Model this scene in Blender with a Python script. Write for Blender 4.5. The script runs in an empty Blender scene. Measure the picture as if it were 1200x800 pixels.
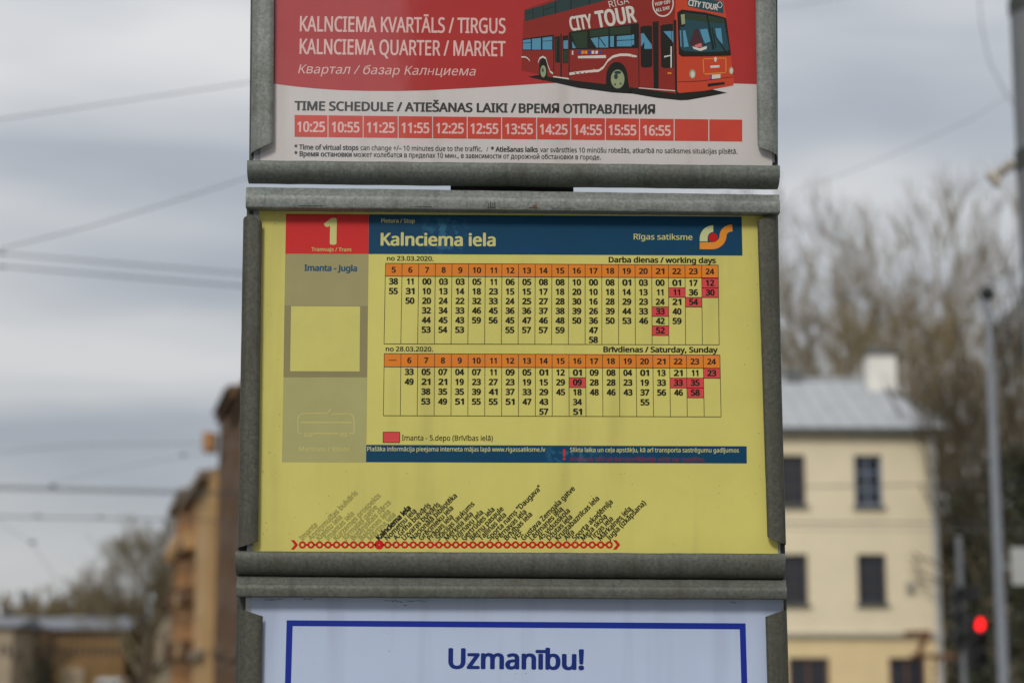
import bpy, math, random
from math import radians as R, sin, cos, tan, pi, sqrt
from mathutils import Vector, Matrix

SC = bpy.context.scene
COL = SC.collection
# ------------------------------------------------------------------ camera, world, sun, exposure
F = 2333.0                      # focal length in photo pixels (70 mm lens)
PITCH, YAW, DIST, EYE = R(10.0), R(1.47), 1.82, 1.6
CAM = Vector((-DIST * tan(YAW), -DIST, EYE))
fwd = Vector((sin(YAW) * cos(PITCH), cos(YAW) * cos(PITCH), sin(PITCH)))
rgt = Vector((cos(YAW), -sin(YAW), 0))
upv = rgt.cross(fwd)
cd = bpy.data.cameras.new('camera'); cam = bpy.data.objects.new('camera', cd); COL.objects.link(cam)
cam.location = CAM; cam.rotation_euler = (R(90) + PITCH, 0, -YAW)
cd.lens = 70; cd.sensor_width = 36; cd.clip_start = 0.05; cd.clip_end = 4000
cd.dof.use_dof = True; cd.dof.focus_distance = DIST / cos(YAW) / cos(PITCH) ; cd.dof.aperture_fstop = 6.6
SC.camera = cam
SUN_EL, SUN_AZ = R(38), R(200)     # azimuth from +Y clockwise: behind the camera, a little to the left... 
w = bpy.data.worlds.new('World'); SC.world = w; w.use_nodes = True
nt = w.node_tree; nt.nodes.clear()
def N(t, **k):
    n = nt.nodes.new(t)
    for a, b in k.items():
        if a == 'inp':
            for i, v in b.items(): n.inputs[i].default_value = v
        else: setattr(n, a, b)
    return n
def L(a, b): nt.links.new(a, b)
sky = N('ShaderNodeTexSky', sky_type='NISHITA', sun_disc=False, sun_elevation=SUN_EL, sun_rotation=SUN_AZ)
tc = N('ShaderNodeTexCoord')
mp = N('ShaderNodeMapping'); mp.inputs['Scale'].default_value = (2.6, 2.6, 11.0); mp.inputs['Location'].default_value = (11.65422, 11.54333, 10.93905)
mp.inputs['Rotation'].default_value = (0, R(-5), 0)
L(tc.outputs['Generated'], mp.inputs['Vector'])
n1 = N('ShaderNodeTexNoise', inp={'Scale': 1.25, 'Detail': 4.0, 'Roughness': .45, 'Distortion': .35}); L(mp.outputs[0], n1.inputs['Vector'])
cr = N('ShaderNodeValToRGB')
cr.color_ramp.elements[0].position = .34; cr.color_ramp.elements[0].color = (7.4, 8.0, 8.9, 1)
cr.color_ramp.elements[1].position = .66; cr.color_ramp.elements[1].color = (12.8, 12.85, 12.9, 1)
L(n1.outputs['Fac'], cr.inputs['Fac'])
sx = N('ShaderNodeSeparateXYZ'); L(tc.outputs['Generated'], sx.inputs[0])
mr = N('ShaderNodeMapRange', inp={'From Min': 0.0, 'From Max': 1.0, 'To Min': .42, 'To Max': 1.0}); L(sx.outputs['Z'], mr.inputs['Value'])
vm = N('ShaderNodeVectorMath', operation='SCALE'); L(cr.outputs[0], vm.inputs[0]); L(mr.outputs[0], vm.inputs['Scale'])
mx = N('ShaderNodeMix', data_type='RGBA'); mx.inputs[0].default_value = .93
L(sky.outputs[0], mx.inputs[6]); L(vm.outputs[0], mx.inputs[7])
bg = N('ShaderNodeBackground', inp={'Strength': .1}); L(mx.outputs[2], bg.inputs[0])
wo = N('ShaderNodeOutputWorld'); L(bg.outputs[0], wo.inputs[0])
sl = bpy.data.lights.new('sun', 'SUN'); sl.energy = 1.55; sl.angle = R(14); sl.color = (1, .94, .86)
so = bpy.data.objects.new('sun', sl); COL.objects.link(so)
so.location = (-5, -10, 20)
sd = Vector((sin(SUN_AZ) * cos(SUN_EL), cos(SUN_AZ) * cos(SUN_EL), sin(SUN_EL)))
so.rotation_euler = (-sd).to_track_quat('-Z', 'Y').to_euler()
SC.view_settings.view_transform = 'Standard'; SC.view_settings.look = 'None'; SC.view_settings.gamma = 1
SC.view_settings.exposure = 0.0
SC.cycles.use_denoising = True
SC.cycles.max_bounces = 6; SC.cycles.transparent_max_bounces = 8

# ------------------------------------------------------------------ helpers
def P(px, py, Y=0.0):
    d = fwd * F + rgt * (px - 600.0) + upv * (400.0 - py)
    return CAM + d * ((Y - CAM.y) / d.y)
def lin(c):
    return tuple((v / 255 / 12.92 if v / 255 <= .04045 else ((v / 255 + .055) / 1.055) ** 2.4) for v in c) + (1,)
def tag(o, label=None, cat=None, group=None, kind=None):
    for k, v in (('label', label), ('category', cat), ('group', group), ('kind', kind)):
        if v: o[k] = v
    return o
def thing(name, loc, label, cat, group=None, rz=0):
    o = bpy.data.objects.new(name, None); o.empty_display_size = .2; COL.objects.link(o)
    o.location = loc; o.rotation_euler = (0, 0, rz)
    return tag(o, label, cat, group)
class MB:
    def __init__(s): s.v = []; s.f = []; s.sm = []
    def add(s, vs, fs, smooth=False):
        b = len(s.v); s.v += [tuple(v) for v in vs]
        for f in fs: s.f.append([b + i for i in f]); s.sm.append(smooth)
        return s
    def poly(s, vs): return s.add(vs, [list(range(len(vs)))])
    def box(s, x0, x1, y0, y1, z0, z1):
        vs = [(x, y, z) for z in (z0, z1) for y in (y0, y1) for x in (x0, x1)]
        return s.add(vs, [(0, 2, 3, 1), (4, 5, 7, 6), (0, 1, 5, 4), (2, 6, 7, 3), (0, 4, 6, 2), (1, 3, 7, 5)])
    def tube(s, pts, rs, n=8, caps=True):
        pts = [Vector(p) for p in pts]
        if not isinstance(rs, (list, tuple)): rs = [rs] * len(pts)
        vs = []; m = len(pts)
        ref = None
        for i, p in enumerate(pts):
            d = (pts[min(i + 1, m - 1)] - pts[max(i - 1, 0)]).normalized()
            if ref is None: ref = Vector((0, 0, 1)) if abs(d.z) < .9 else Vector((1, 0, 0))
            a = d.cross(ref).normalized(); b = d.cross(a)
            for k in range(n):
                t = 2 * pi * k / n; vs.append(p + (a * cos(t) + b * sin(t)) * rs[i])
        fs = [(i * n + k, i * n + (k + 1) % n, (i + 1) * n + (k + 1) % n, (i + 1) * n + k) for i in range(m - 1) for k in range(n)]
        s.add(vs, fs, True)
        if caps:
            s.add(vs[:n], [list(range(n))[::-1]]); s.add(vs[-n:], [list(range(n))])
        return s
    def extr(s, pts, y0, y1):          # polygon of (x, z) pushed along y
        n = len(pts)
        vs = [(x, y0, z) for x, z in pts] + [(x, y1, z) for x, z in pts]
        return s.add(vs, [list(range(n)), list(range(2 * n - 1, n - 1, -1))] + [(i, i + n, (i + 1) % n + n, (i + 1) % n) for i in range(n)])
    def mesh(s, name, mat, off=(0, 0, 0)):
        me = bpy.data.meshes.new(name); ox, oy, oz = off
        me.from_pydata([(a - ox, b - oy, c - oz) for a, b, c in s.v], [], s.f)
        me.polygons.foreach_set('use_smooth', s.sm); me.materials.append(mat); me.update()
        return me
    def build(s, name, mat, parent=None, off=None, label=None):
        # vertices are given in the scene; 'off' is the thing's own location
        if off is None and parent is not None:
            r = parent
            off = (0, 0, 0)
            while r is not None: off = tuple(Vector(off) + r.location); r = r.parent
        off = off or (0, 0, 0)
        o = bpy.data.objects.new(name, s.mesh(name, mat, off)); COL.objects.link(o); o.parent = parent
        if label: o['label'] = label
        return o
def own(o):                            # centre the origin of a lone mesh on its lowest middle point
    me = o.data; n = len(me.vertices)
    c = Vector((sum(v.co.x for v in me.vertices) / n, sum(v.co.y for v in me.vertices) / n, min(v.co.z for v in me.vertices)))
    me.transform(Matrix.Translation(-c)); o.location = c
    return o

# ------------------------------------------------------------------ materials
def mat(name, base, rough=.7, metal=0, var=0.0, vscale=6, bump=0.0, bscale=40, coat=0, coatr=.1, spec=.5, extra=None):
    m = bpy.data.materials.new(name); m.use_nodes = True
    t = m.node_tree; b = t.nodes['Principled BSDF']
    b.inputs['Base Color'].default_value = base; b.inputs['Roughness'].default_value = rough
    b.inputs['Metallic'].default_value = metal; b.inputs['Coat Weight'].default_value = coat
    b.inputs['Coat Roughness'].default_value = coatr; b.inputs['Specular IOR Level'].default_value = spec
    tcn = t.nodes.new('ShaderNodeTexCoord')
    if var:
        n = t.nodes.new('ShaderNodeTexNoise'); n.inputs['Scale'].default_value = vscale; n.inputs['Detail'].default_value = 6; n.inputs['Roughness'].default_value = .65
        t.links.new(tcn.outputs['Object'], n.inputs['Vector'])
        r = t.nodes.new('ShaderNodeValToRGB'); r.color_ramp.elements[0].position = .3; r.color_ramp.elements[1].position = .7
        r.color_ramp.elements[0].color = tuple(max(0, c * (1 - var)) for c in base[:3]) + (1,)
        r.color_ramp.elements[1].color = tuple(min(1, c * (1 + var)) for c in base[:3]) + (1,)
        t.links.new(n.outputs['Fac'], r.inputs['Fac']); t.links.new(r.outputs[0], b.inputs['Base Color'])
    if bump:
        n2 = t.nodes.new('ShaderNodeTexNoise'); n2.inputs['Scale'].default_value = bscale; n2.inputs['Detail'].default_value = 5
        t.links.new(tcn.outputs['Object'], n2.inputs['Vector'])
        bp = t.nodes.new('ShaderNodeBump'); bp.inputs['Strength'].default_value = bump; bp.inputs['Distance'].default_value = .002
        t.links.new(n2.outputs['Fac'], bp.inputs['Height']); t.links.new(bp.outputs[0], b.inputs['Normal'])
        if coat: t.links.new(bp.outputs[0], b.inputs['Coat Normal'])
    if extra: extra(t, b, tcn)
    return m
def speck(t, b, tcn, src, dark, scale, lo, hi):
    """small stains mixed over the colour that feeds the base"""
    n = t.nodes.new('ShaderNodeTexNoise'); n.inputs['Scale'].default_value = scale; n.inputs['Detail'].default_value = 3
    t.links.new(tcn.outputs['Object'], n.inputs['Vector'])
    r = t.nodes.new('ShaderNodeMapRange'); r.inputs[1].default_value = lo; r.inputs[2].default_value = hi
    t.links.new(n.outputs['Fac'], r.inputs[0])
    mxn = t.nodes.new('ShaderNodeMix'); mxn.data_type = 'RGBA'
    t.links.new(r.outputs[0], mxn.inputs[0]); t.links.new(src, mxn.inputs[6]); mxn.inputs[7].default_value = dark
    t.links.new(mxn.outputs[2], b.inputs['Base Color'])
    return mxn.outputs[2]
def paper_extra(dirt, amount=.6):
    def ex(t, b, tcn):
        src = b.inputs['Base Color'].links[0].from_socket
        s1 = speck(t, b, tcn, src, dirt, 260, .73, .80)
        # broad faint creases, fading and painted-in cover reflections running down the sheet
        mpn = t.nodes.new('ShaderNodeMapping'); mpn.inputs['Scale'].default_value = (26, 1, 3)
        t.links.new(tcn.outputs['Object'], mpn.inputs['Vector'])
        n = t.nodes.new('ShaderNodeTexNoise'); n.inputs['Scale'].default_value = 1.3; n.inputs['Detail'].default_value = 3
        t.links.new(mpn.outputs[0], n.inputs['Vector'])
        r = t.nodes.new('ShaderNodeMapRange'); r.inputs[1].default_value = .52; r.inputs[2].default_value = .75; r.inputs[4].default_value = amount * .45
        t.links.new(n.outputs['Fac'], r.inputs[0])
        m2 = t.nodes.new('ShaderNodeMix'); m2.data_type = 'RGBA'; t.links.new(r.outputs[0], m2.inputs[0]); t.links.new(s1, m2.inputs[6]); m2.inputs[7].default_value = dirt
        t.links.new(m2.outputs[2], b.inputs['Base Color'])
    return ex
M = {}
M['yellow'] = mat('yellow paper', lin((210, 202, 110)), .55, var=.08, vscale=7, bump=.12, bscale=9, coat=.12, coatr=.15, spec=.25, extra=paper_extra(lin((150, 143, 84))))  # mottle and streaks mix paper fade with painted cover reflections
M['white'] = mat('white paper', lin((205, 199, 197)), .5, var=.04, vscale=12, bump=.12, bscale=9, coat=.8, coatr=.08, extra=paper_extra(lin((150, 142, 132))))
M['lilac'] = mat('bluish white paper', lin((186, 201, 228)), .5, var=.03, vscale=12, bump=.12, bscale=9, coat=.25, coatr=.1, extra=paper_extra(lin((130, 135, 160))))
def ink(name, c, coat=.12, coatr=.15, var=.05, extra=None, rough=.55):
    M[name] = mat(name, lin(c), rough, var=var, vscale=30, bump=.12, bscale=9, coat=coat, coatr=coatr, extra=extra, spec=.2)
    if coat > .6: M[name].node_tree.nodes['Principled BSDF'].inputs['Coat IOR'].default_value = 1.75
def scuff(t, b, tcn):
    src = b.inputs['Base Color'].links[0].from_socket
    n = t.nodes.new('ShaderNodeTexNoise'); n.inputs['Scale'].default_value = 130; n.inputs['Detail'].default_value = 6
    t.links.new(tcn.outputs['Object'], n.inputs['Vector'])
    # worn patch: an ellipse round the spot where a sticker was pulled off
    c = P(520, 276); c2 = P(668, 533)
    outs = []
    for q, rx, rz in ((c, .026, .024), (c2, .03, .01)):
        vmn = t.nodes.new('ShaderNodeMapping'); vmn.inputs['Location'].default_value = (-(q.x - B2LOC.x) / rx, 0, -(q.z - B2LOC.z) / rz); vmn.inputs['Scale'].default_value = (1 / rx, 0, 1 / rz)
        t.links.new(tcn.outputs['Object'], vmn.inputs['Vector'])
        ln = t.nodes.new('ShaderNodeVectorMath'); ln.operation = 'LENGTH'; t.links.new(vmn.outputs[0], ln.inputs[0])
        mrn = t.nodes.new('ShaderNodeMapRange'); mrn.inputs[1].default_value = .3; mrn.inputs[2].default_value = 1.1; mrn.inputs[3].default_value = 1; mrn.inputs[4].default_value = 0
        t.links.new(ln.outputs['Value'], mrn.inputs[0]); outs.append(mrn.outputs[0])
    ad = t.nodes.new('ShaderNodeMath'); ad.operation = 'MAXIMUM'; t.links.new(outs[0], ad.inputs[0]); t.links.new(outs[1], ad.inputs[1])
    r = t.nodes.new('ShaderNodeMapRange'); r.inputs[1].default_value = .50; r.inputs[2].default_value = .56; t.links.new(n.outputs['Fac'], r.inputs[0])
    mu = t.nodes.new('ShaderNodeMath'); mu.operation = 'MULTIPLY'; t.links.new(ad.outputs[0], mu.inputs[0]); t.links.new(r.outputs[0], mu.inputs[1])
    mu2 = t.nodes.new('ShaderNodeMath'); mu2.operation = 'MULTIPLY'; t.links.new(mu.outputs[0], mu2.inputs[0]); mu2.inputs[1].default_value = .45
    m2 = t.nodes.new('ShaderNodeMix'); m2.data_type = 'RGBA'; t.links.new(mu2.outputs[0], m2.inputs[0]); t.links.new(src, m2.inputs[6]); m2.inputs[7].default_value = lin((60, 125, 155))
    t.links.new(m2.outputs[2], b.inputs['Base Color'])
B2LOC = P(600, 660)
ink('print_blue', (0, 64, 96), extra=scuff)
ink('print_red', (205, 42, 42)); ink('print_gray', (160, 152, 106)); ink('print_gray_dark', (143, 134, 94)); ink('print_gray_green', (172, 168, 112))
ink('print_orange', (222, 130, 42), var=.07); ink('print_cell_red', (214, 74, 74)); ink('print_black', (26, 26, 20)); ink('print_dim', (160, 153, 84))
ink('print_pale_yellow', (206, 202, 130)); ink('print_dim_yellow', (196, 188, 116)); ink('print_title_blue', (22, 82, 112)); ink('print_line_red', (200, 26, 18)); ink('print_faint_red', (140, 34, 40))
ink('logo_orange', (226, 142, 44)); ink('logo_pale', (200, 205, 150)); ink('logo_red', (196, 22, 16)); ink('qr_yellow', (206, 200, 112))
ink('poster_red', (176, 48, 48), .9, .06, .06); ink('poster_box_red', (202, 70, 56), .8, .08, .08); ink('poster_text_pale', (226, 186, 180), .8, .08); ink('poster_text_dark', (56, 60, 58), .8, .08)
ink('navy', (22, 46, 150)); ink('navy_text', (20, 44, 120))
for k, c in dict(bus_red=(142, 40, 32), bus_orange=(200, 68, 42), bus_dark=(22, 26, 22), bus_glass=(38, 62, 62), bus_blue=(84, 148, 178), bus_green=(40, 60, 40), bus_white=(212, 206, 196), bus_rim=(150, 160, 120), bus_seam=(90, 30, 22), bus_teal=(30, 74, 84), bus_shadow=(24, 26, 22), bus_amber=(220, 140, 40), bus_maroon=(70, 40, 48), bus_pink=(210, 110, 110), flag_blue=(40, 70, 150)).items():
    ink(k, c, .8, .08)
def galv(name, c, dark=.5, seed=0):
    def ex(t, b, tcn):
        v = t.nodes.new('ShaderNodeTexVoronoi'); v.inputs['Scale'].default_value = 520
        n = t.nodes.new('ShaderNodeTexNoise'); n.inputs['Scale'].default_value = 300; n.inputs['Detail'].default_value = 5; n.inputs['Roughness'].default_value = .75
        g = t.nodes.new('ShaderNodeTexNoise'); g.inputs['Scale'].default_value = 22; g.inputs['Detail'].default_value = 7; g.inputs['Roughness'].default_value = .7
        mpn = t.nodes.new('ShaderNodeMapping'); mpn.inputs['Location'].default_value = (seed, seed, seed)
        t.links.new(tcn.outputs['Object'], mpn.inputs[0])
        for q in (v, n, g): t.links.new(mpn.outputs[0], q.inputs['Vector'])
        s = t.nodes.new('ShaderNodeSeparateColor'); t.links.new(v.outputs['Color'], s.inputs[0])
        mm = t.nodes.new('ShaderNodeMath'); mm.operation = 'MULTIPLY_ADD'; mm.inputs[1].default_value = .16; t.links.new(s.outputs[0], mm.inputs[0]); t.links.new(n.outputs['Fac'], mm.inputs[2])
        r = t.nodes.new('ShaderNodeValToRGB'); r.color_ramp.elements[0].position = .36; r.color_ramp.elements[1].position = .86
        r.color_ramp.elements[0].color = tuple(x * .62 for x in c[:3]) + (1,); r.color_ramp.elements[1].color = tuple(min(1, x * 1.38) for x in c[:3]) + (1,)
        t.links.new(mm.outputs[0], r.inputs[0])
        r2 = t.nodes.new('ShaderNodeMapRange'); r2.inputs[1].default_value = .5; r2.inputs[2].default_value = .72; r2.inputs[4].default_value = dark
        t.links.new(g.outputs['Fac'], r2.inputs[0])
        m2 = t.nodes.new('ShaderNodeMix'); m2.data_type = 'RGBA'; t.links.new(r2.outputs[0], m2.inputs[0]); t.links.new(r.outputs[0], m2.inputs[6]); m2.inputs[7].default_value = (.075, .07, .05, 1)
        # darker streaks that run down from the upper edge, and a few pale scratches
        st = t.nodes.new('ShaderNodeTexNoise'); st.inputs['Scale'].default_value = 1; st.inputs['Detail'].default_value = 4; st.inputs['Roughness'].default_value = .6
        ms = t.nodes.new('ShaderNodeMapping'); ms.inputs['Scale'].default_value = (110, 30, 16); ms.inputs['Location'].default_value = (seed + 2, 0, seed)
        t.links.new(tcn.outputs['Object'], ms.inputs[0]); t.links.new(ms.outputs[0], st.inputs['Vector'])
        r3 = t.nodes.new('ShaderNodeMapRange'); r3.inputs[1].default_value = .55; r3.inputs[2].default_value = .72; r3.inputs[4].default_value = .55; t.links.new(st.outputs['Fac'], r3.inputs[0])
        m3 = t.nodes.new('ShaderNodeMix'); m3.data_type = 'RGBA'; t.links.new(r3.outputs[0], m3.inputs[0]); t.links.new(m2.outputs[2], m3.inputs[6]); m3.inputs[7].default_value = tuple(x * .42 for x in c[:3]) + (1,)
        t.links.new(m3.outputs[2], b.inputs['Base Color'])
        bp = t.nodes.new('ShaderNodeBump'); bp.inputs['Strength'].default_value = .25; bp.inputs['Distance'].default_value = .0006
        t.links.new(g.outputs['Fac'], bp.inputs['Height']); t.links.new(bp.outputs[0], b.inputs['Normal'])
    return mat(name, c, .62, .35, extra=ex)
M['galv'] = galv('galvanised steel', (.15, .165, .145, 1), .7)
M['galv_dark'] = galv('weathered galvanised steel', (.085, .088, .068, 1), .7, 3)
M['galv_light'] = galv('clean galvanised steel', (.225, .245, .225, 1), .5, 7)
M['post'] = mat('dark painted steel', (.05, .055, .05, 1), .6, .2, var=.3, vscale=20)
M['galv_mid'] = galv('dull galvanised steel', (.115, .122, .102, 1), .7, 11)
M['tray'] = galv('steel tray', (.07, .075, .065, 1), .6, 5)
M['sleeve'] = mat('clear plastic edge', (.42, .44, .47, 1), .25, coat=1, coatr=.05, var=.2, vscale=60)
M['rust'] = mat('rust', (.16, .07, .03, 1), .9, var=.4, vscale=400)
M['grime'] = mat('grime', (.03, .03, .022, 1), .9, var=.3, vscale=300)
M['rail_dirt'] = mat('edge dirt', (.12, .115, .07, 1), .9, var=.3, vscale=200)
M['wire'] = mat('overhead wire', (.06, .06, .06, 1), .6)
M['wire_grey'] = mat('grey steel rope', (.19, .2, .2, 1), .6)
M['asphalt'] = mat('asphalt', (.06, .06, .062, 1), .9, var=.25, vscale=3, bump=.5, bscale=60)
M['paving'] = mat('concrete paving', (.24, .235, .22, 1), .85, var=.15, vscale=3, bump=.3, bscale=50)
M['kerb'] = mat('granite kerb', (.3, .29, .28, 1), .8, var=.15, vscale=12)
M['earth'] = mat('ground', (.1, .1, .07, 1), .95, var=.3, vscale=.05)
M['cream'] = mat('cream render', (.80, .70, .50, 1), .9, var=.05, vscale=.8, bump=.2, bscale=14)
M['ochre'] = mat('ochre render', (.76, .60, .34, 1), .9, var=.06, vscale=.9)
M['cornice'] = mat('pale cornice', (.40, .37, .31, 1), .85, var=.1, vscale=2)
M['cornice_dark'] = mat('dull cornice', (.22, .17, .12, 1), .9, var=.2, vscale=1)
M['mustard'] = mat('mustard brown facade', (.22, .135, .055, 1), .9, var=.2, vscale=.4)
M['zinc'] = mat('zinc roof', (.37, .385, .40, 1), .65, .1, var=.12, vscale=1.2)
M['zincdark'] = mat('gutter metal', (.12, .13, .13, 1), .6, .2, var=.2, vscale=3)
M['pipe'] = mat('pale downpipe', (.5, .5, .5, 1), .5, .2, var=.1, vscale=3)
M['chimney'] = mat('whitewashed chimney', (.78, .76, .70, 1), .9, var=.07, vscale=2)
M['glass'] = mat('window glass', (.02, .022, .03, 1), .06, spec=.6)
M['frame'] = mat('dark window frame', (.05, .045, .045, 1), .6, var=.2, vscale=3)
M['framegrey'] = mat('grey window frame', (.20, .25, .34, 1), .6, var=.2, vscale=3)
M['doorbrown'] = mat('brown shop joinery', (.16, .07, .05, 1), .6, var=.2, vscale=3)
M['orange'] = mat('orange ochre facade', (.44, .225, .09, 1), .9, var=.16, vscale=.5)
M['orange2'] = mat('light ochre facade', (.50, .32, .145, 1), .9, var=.12, vscale=.5)
M['brown'] = mat('dark brown facade', (.12, .065, .03, 1), .9, var=.3, vscale=.4)
M['pale'] = mat('pale beige facade', (.36, .29, .20, 1), .9, var=.12, vscale=.5)
M['far_roof'] = mat('far grey roof', (.16, .17, .19, 1), .8, var=.2, vscale=.5)
M['tileroof'] = mat('dark roof', (.10, .08, .07, 1), .85, var=.2, vscale=1)
M['bark'] = mat('bark', (.085, .065, .045, 1), .95, var=.35, vscale=3)
M['twig'] = mat('bare twigs', (.22, .17, .085, 1), .95, var=.4, vscale=.35)
M['twigdark'] = mat('dark bare twigs', (.09, .07, .042, 1), .95, var=.4, vscale=.35)
M['twiggrey'] = mat('grey bare twigs', (.20, .17, .10, 1), .95, var=.3, vscale=.35)
M['leaf'] = mat('ivy leaves', (.04, .045, .022, 1), .7, var=.4, vscale=.9)
M['mast'] = mat('grey mast paint', (.17, .18, .19, 1), .7, .1, var=.15, vscale=2)
M['lamppost'] = mat('pale grey steel', (.26, .28, .31, 1), .55, .2, var=.12, vscale=2)
M['black'] = mat('black housing', (.008, .008, .009, 1), .5)
M['ceramic'] = mat('pale insulator', (.48, .44, .36, 1), .4, var=.1, vscale=8)
M['platewhite'] = mat('pale sign plate', (.42, .43, .41, 1), .6, var=.12, vscale=2)
M['vanwhite'] = mat('white van paint', (.6, .62, .62, 1), .35, coat=.5, var=.04, vscale=2)
M['tyre'] = mat('tyre', (.02, .02, .02, 1), .9)
def emis(name, c, s):
    m = bpy.data.materials.new(name); m.use_nodes = True; b = m.node_tree.nodes['Principled BSDF']
    b.inputs['Base Color'].default_value = c; b.inputs['Emission Color'].default_value = c; b.inputs['Emission Strength'].default_value = s
    return m
M['redlamp'] = emis('lit red lens', (1, .012, .012, 1), 3.0)
M['lensoff'] = mat('unlit lens', (.015, .02, .015, 1), .3)

# ------------------------------------------------------------------ ground
def struct(mb, name, m):
    o = mb.build(name, m); o['kind'] = 'structure'; return o
struct(MB().add([(-1800, -1800, -.13), (1800, -1800, -.13), (1800, 1800, -.13), (-1800, 1800, -.13)], [(0, 1, 2, 3)]), 'ground', M['earth'])
AZ = math.atan2(100 - 600, F) + YAW                         # direction of the street on the left
U = Vector((sin(AZ), cos(AZ), 0)); V = Vector((cos(AZ), -sin(AZ), 0)); G = Vector((CAM.x, CAM.y, 0))
def S(t, w_, z=0): return G + U * t + V * w_ + Vector((0, 0, z))
struct(MB().add([S(-60, -16, -.126), S(-60, -2.5, -.126), S(420, -2.5, -.126), S(420, -16, -.126)], [(0, 1, 2, 3)]), 'road', M['asphalt'])
struct(MB().add([(-2, 6, -.122), (70, 6, -.122), (70, 40, -.122), (-2, 40, -.122)], [(0, 1, 2, 3)]), 'cross_road', M['asphalt'])
pv = MB(); a, b, c, d = S(-60, -2.3), S(-60, 60), S(7.0, 60), S(7.0, -2.3)
pv.add([a, b, c, d] + [Vector((q.x, q.y, -.12)) for q in (a, b, c, d)], [(0, 1, 2, 3), (0, 4, 5, 1), (1, 5, 6, 2), (2, 6, 7, 3), (3, 7, 4, 0)])
struct(pv, 'pavement', M['paving'])
kb = MB(); a, b, c, d = S(-60, -2.5), S(-60, -2.3), S(7.0, -2.3), S(7.0, -2.5)
kb.add([q + Vector((0, 0, .003)) for q in (a, b, c, d)] + [Vector((q.x, q.y, -.12)) for q in (a, b, c, d)], [(0, 1, 2, 3), (0, 4, 5, 1), (1, 5, 6, 2), (2, 6, 7, 3), (3, 7, 4, 0)])
struct(kb, 'kerb', M['kerb'])

# ------------------------------------------------------------------ text
# letters come from Blender's own bundled typefaces; the built-in one stands in where a face lacks a letter
try:
    LATIN = bpy.data.fonts.load(bpy.utils.system_resource('DATAFILES', path='fonts') + '/NotoSansHebrew-Regular.woff2')
except Exception:
    LATIN = None
def raw_text(s, font):
    cu = bpy.data.curves.new('t', 'FONT'); cu.body = s; cu.size = 1; cu.resolution_u = 3; cu.fill_mode = 'FRONT'
    if font: cu.font = font
    ob = bpy.data.objects.new('t', cu); COL.objects.link(ob)
    ev = ob.evaluated_get(bpy.context.evaluated_depsgraph_get()); me = ev.to_mesh()
    vs = [(v.co.x, v.co.y) for v in me.vertices]; fs = [list(p.vertices) for p in me.polygons]
    ev.to_mesh_clear(); bpy.data.objects.remove(ob); bpy.data.curves.remove(cu)
    return vs, fs
CAPS = {}
for f_ in (LATIN, None):
    h_ = raw_text('H', f_)[0]; CAPS[f_] = (max(v[1] for v in h_), max(v[0] for v in h_))
LOOK = dict(zip('АВЕКМНОРСТХасехору', 'ABEKMHOPCTXacexopy'))
GC = {}
def glyph(ch):
    """outline of one letter with capital height 1, and its advance"""
    if ch == 'н': a, b, c = glyph('H'); return ([(x * .78, y * .745) for x, y in a], b, c * .79)
    ch = LOOK.get(ch, ch)
    if ch not in GC:
        f = None if '\u0400' <= ch <= '\u04ff' else LATIN; cap, hx_ = CAPS[f]
        vs, fs = ([], []) if ch == ' ' else raw_text(ch, f)
        adv = max(v[0] for v in raw_text(ch + 'H', f)[0]) - hx_
        GC[ch] = ([(x / cap, y / cap) for x, y in vs], fs, adv / cap)
    return GC[ch]
TCACHE = {}
def text2d(s, shear=0.0):
    if (s, shear) in TCACHE: return TCACHE[(s, shear)]
    vs, fs, x = [], [], 0.0
    for ch in s:
        gv, gf, adv = glyph(ch); b = len(vs)
        vs += [(x + p + shear * q, q) for p, q in gv]; fs += [[b + i for i in t] for t in gf]; x += adv
    TCACHE[(s, shear)] = (vs, fs); return vs, fs
def put_text(mb, s, p0, p1, cap, y=-.0012, bold=.0, shear=0.0, Yp=0.0):
    """ink runs from pixel p0 to p1 along the baseline; cap = capital height in photo pixels; bold thickens the strokes"""
    vs, fs = text2d(s, shear)
    if not vs: return
    x0 = min(v[0] for v in vs) - bold; x1 = max(v[0] for v in vs) + bold
    A, B = P(p0[0], p0[1], Yp), P(p1[0], p1[1], Yp)
    ux = (B - A) / (x1 - x0); d = (B - A).normalized()
    perp = Vector((-d.z, 0, d.x))
    ppm = (P(600, p0[1] - 5, Yp) - P(600, p0[1] + 5, Yp)).length / 10
    uz = perp * (cap * ppm); wx = ux.length / uz.length      # keep the stroke gain even when letters are condensed
    A = A - ux * x0
    ring = [(0, 0)] if bold < .006 else [(cos(2 * pi * k / 8) * bold, sin(2 * pi * k / 8) * bold) for k in range(8)]
    for k, (a, b) in enumerate(ring):
        o = A + ux * a + uz * b * .6 + Vector((0, y * LZ - k * .000003, 0))
        mb.add([o + ux * v[0] + uz * v[1] for v in vs], fs)
def put_centered(mb, s, pc, cap, wpx, y=-.0012, bold=.012, ang=None):
    """centred on pixel pc (middle of the glyph height)"""
    slope = .0045
    put_text(mb, s, (pc[0] - wpx / 2, pc[1] + cap / 2 - slope * wpx / 2), (pc[0] + wpx / 2, pc[1] + cap / 2 + slope * wpx / 2), cap, y, bold)
LZ = .16                       # print layers lie this much closer than their nominal heights
def quadpx(mb, pts, y=-.0008, Yp=0.0):
    return mb.poly([P(a, b, Yp) + Vector((0, y * LZ, 0)) for a, b in pts][::-1])
def linepx(mb, p0, p1, wpx, y=-.0010):
    a = Vector(p0); b = Vector(p1); d = (b - a).normalized(); n = Vector((-d.y, d.x)) * wpx / 2
    quadpx(mb, [a + n, b + n, b - n, a - n], y)
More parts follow.
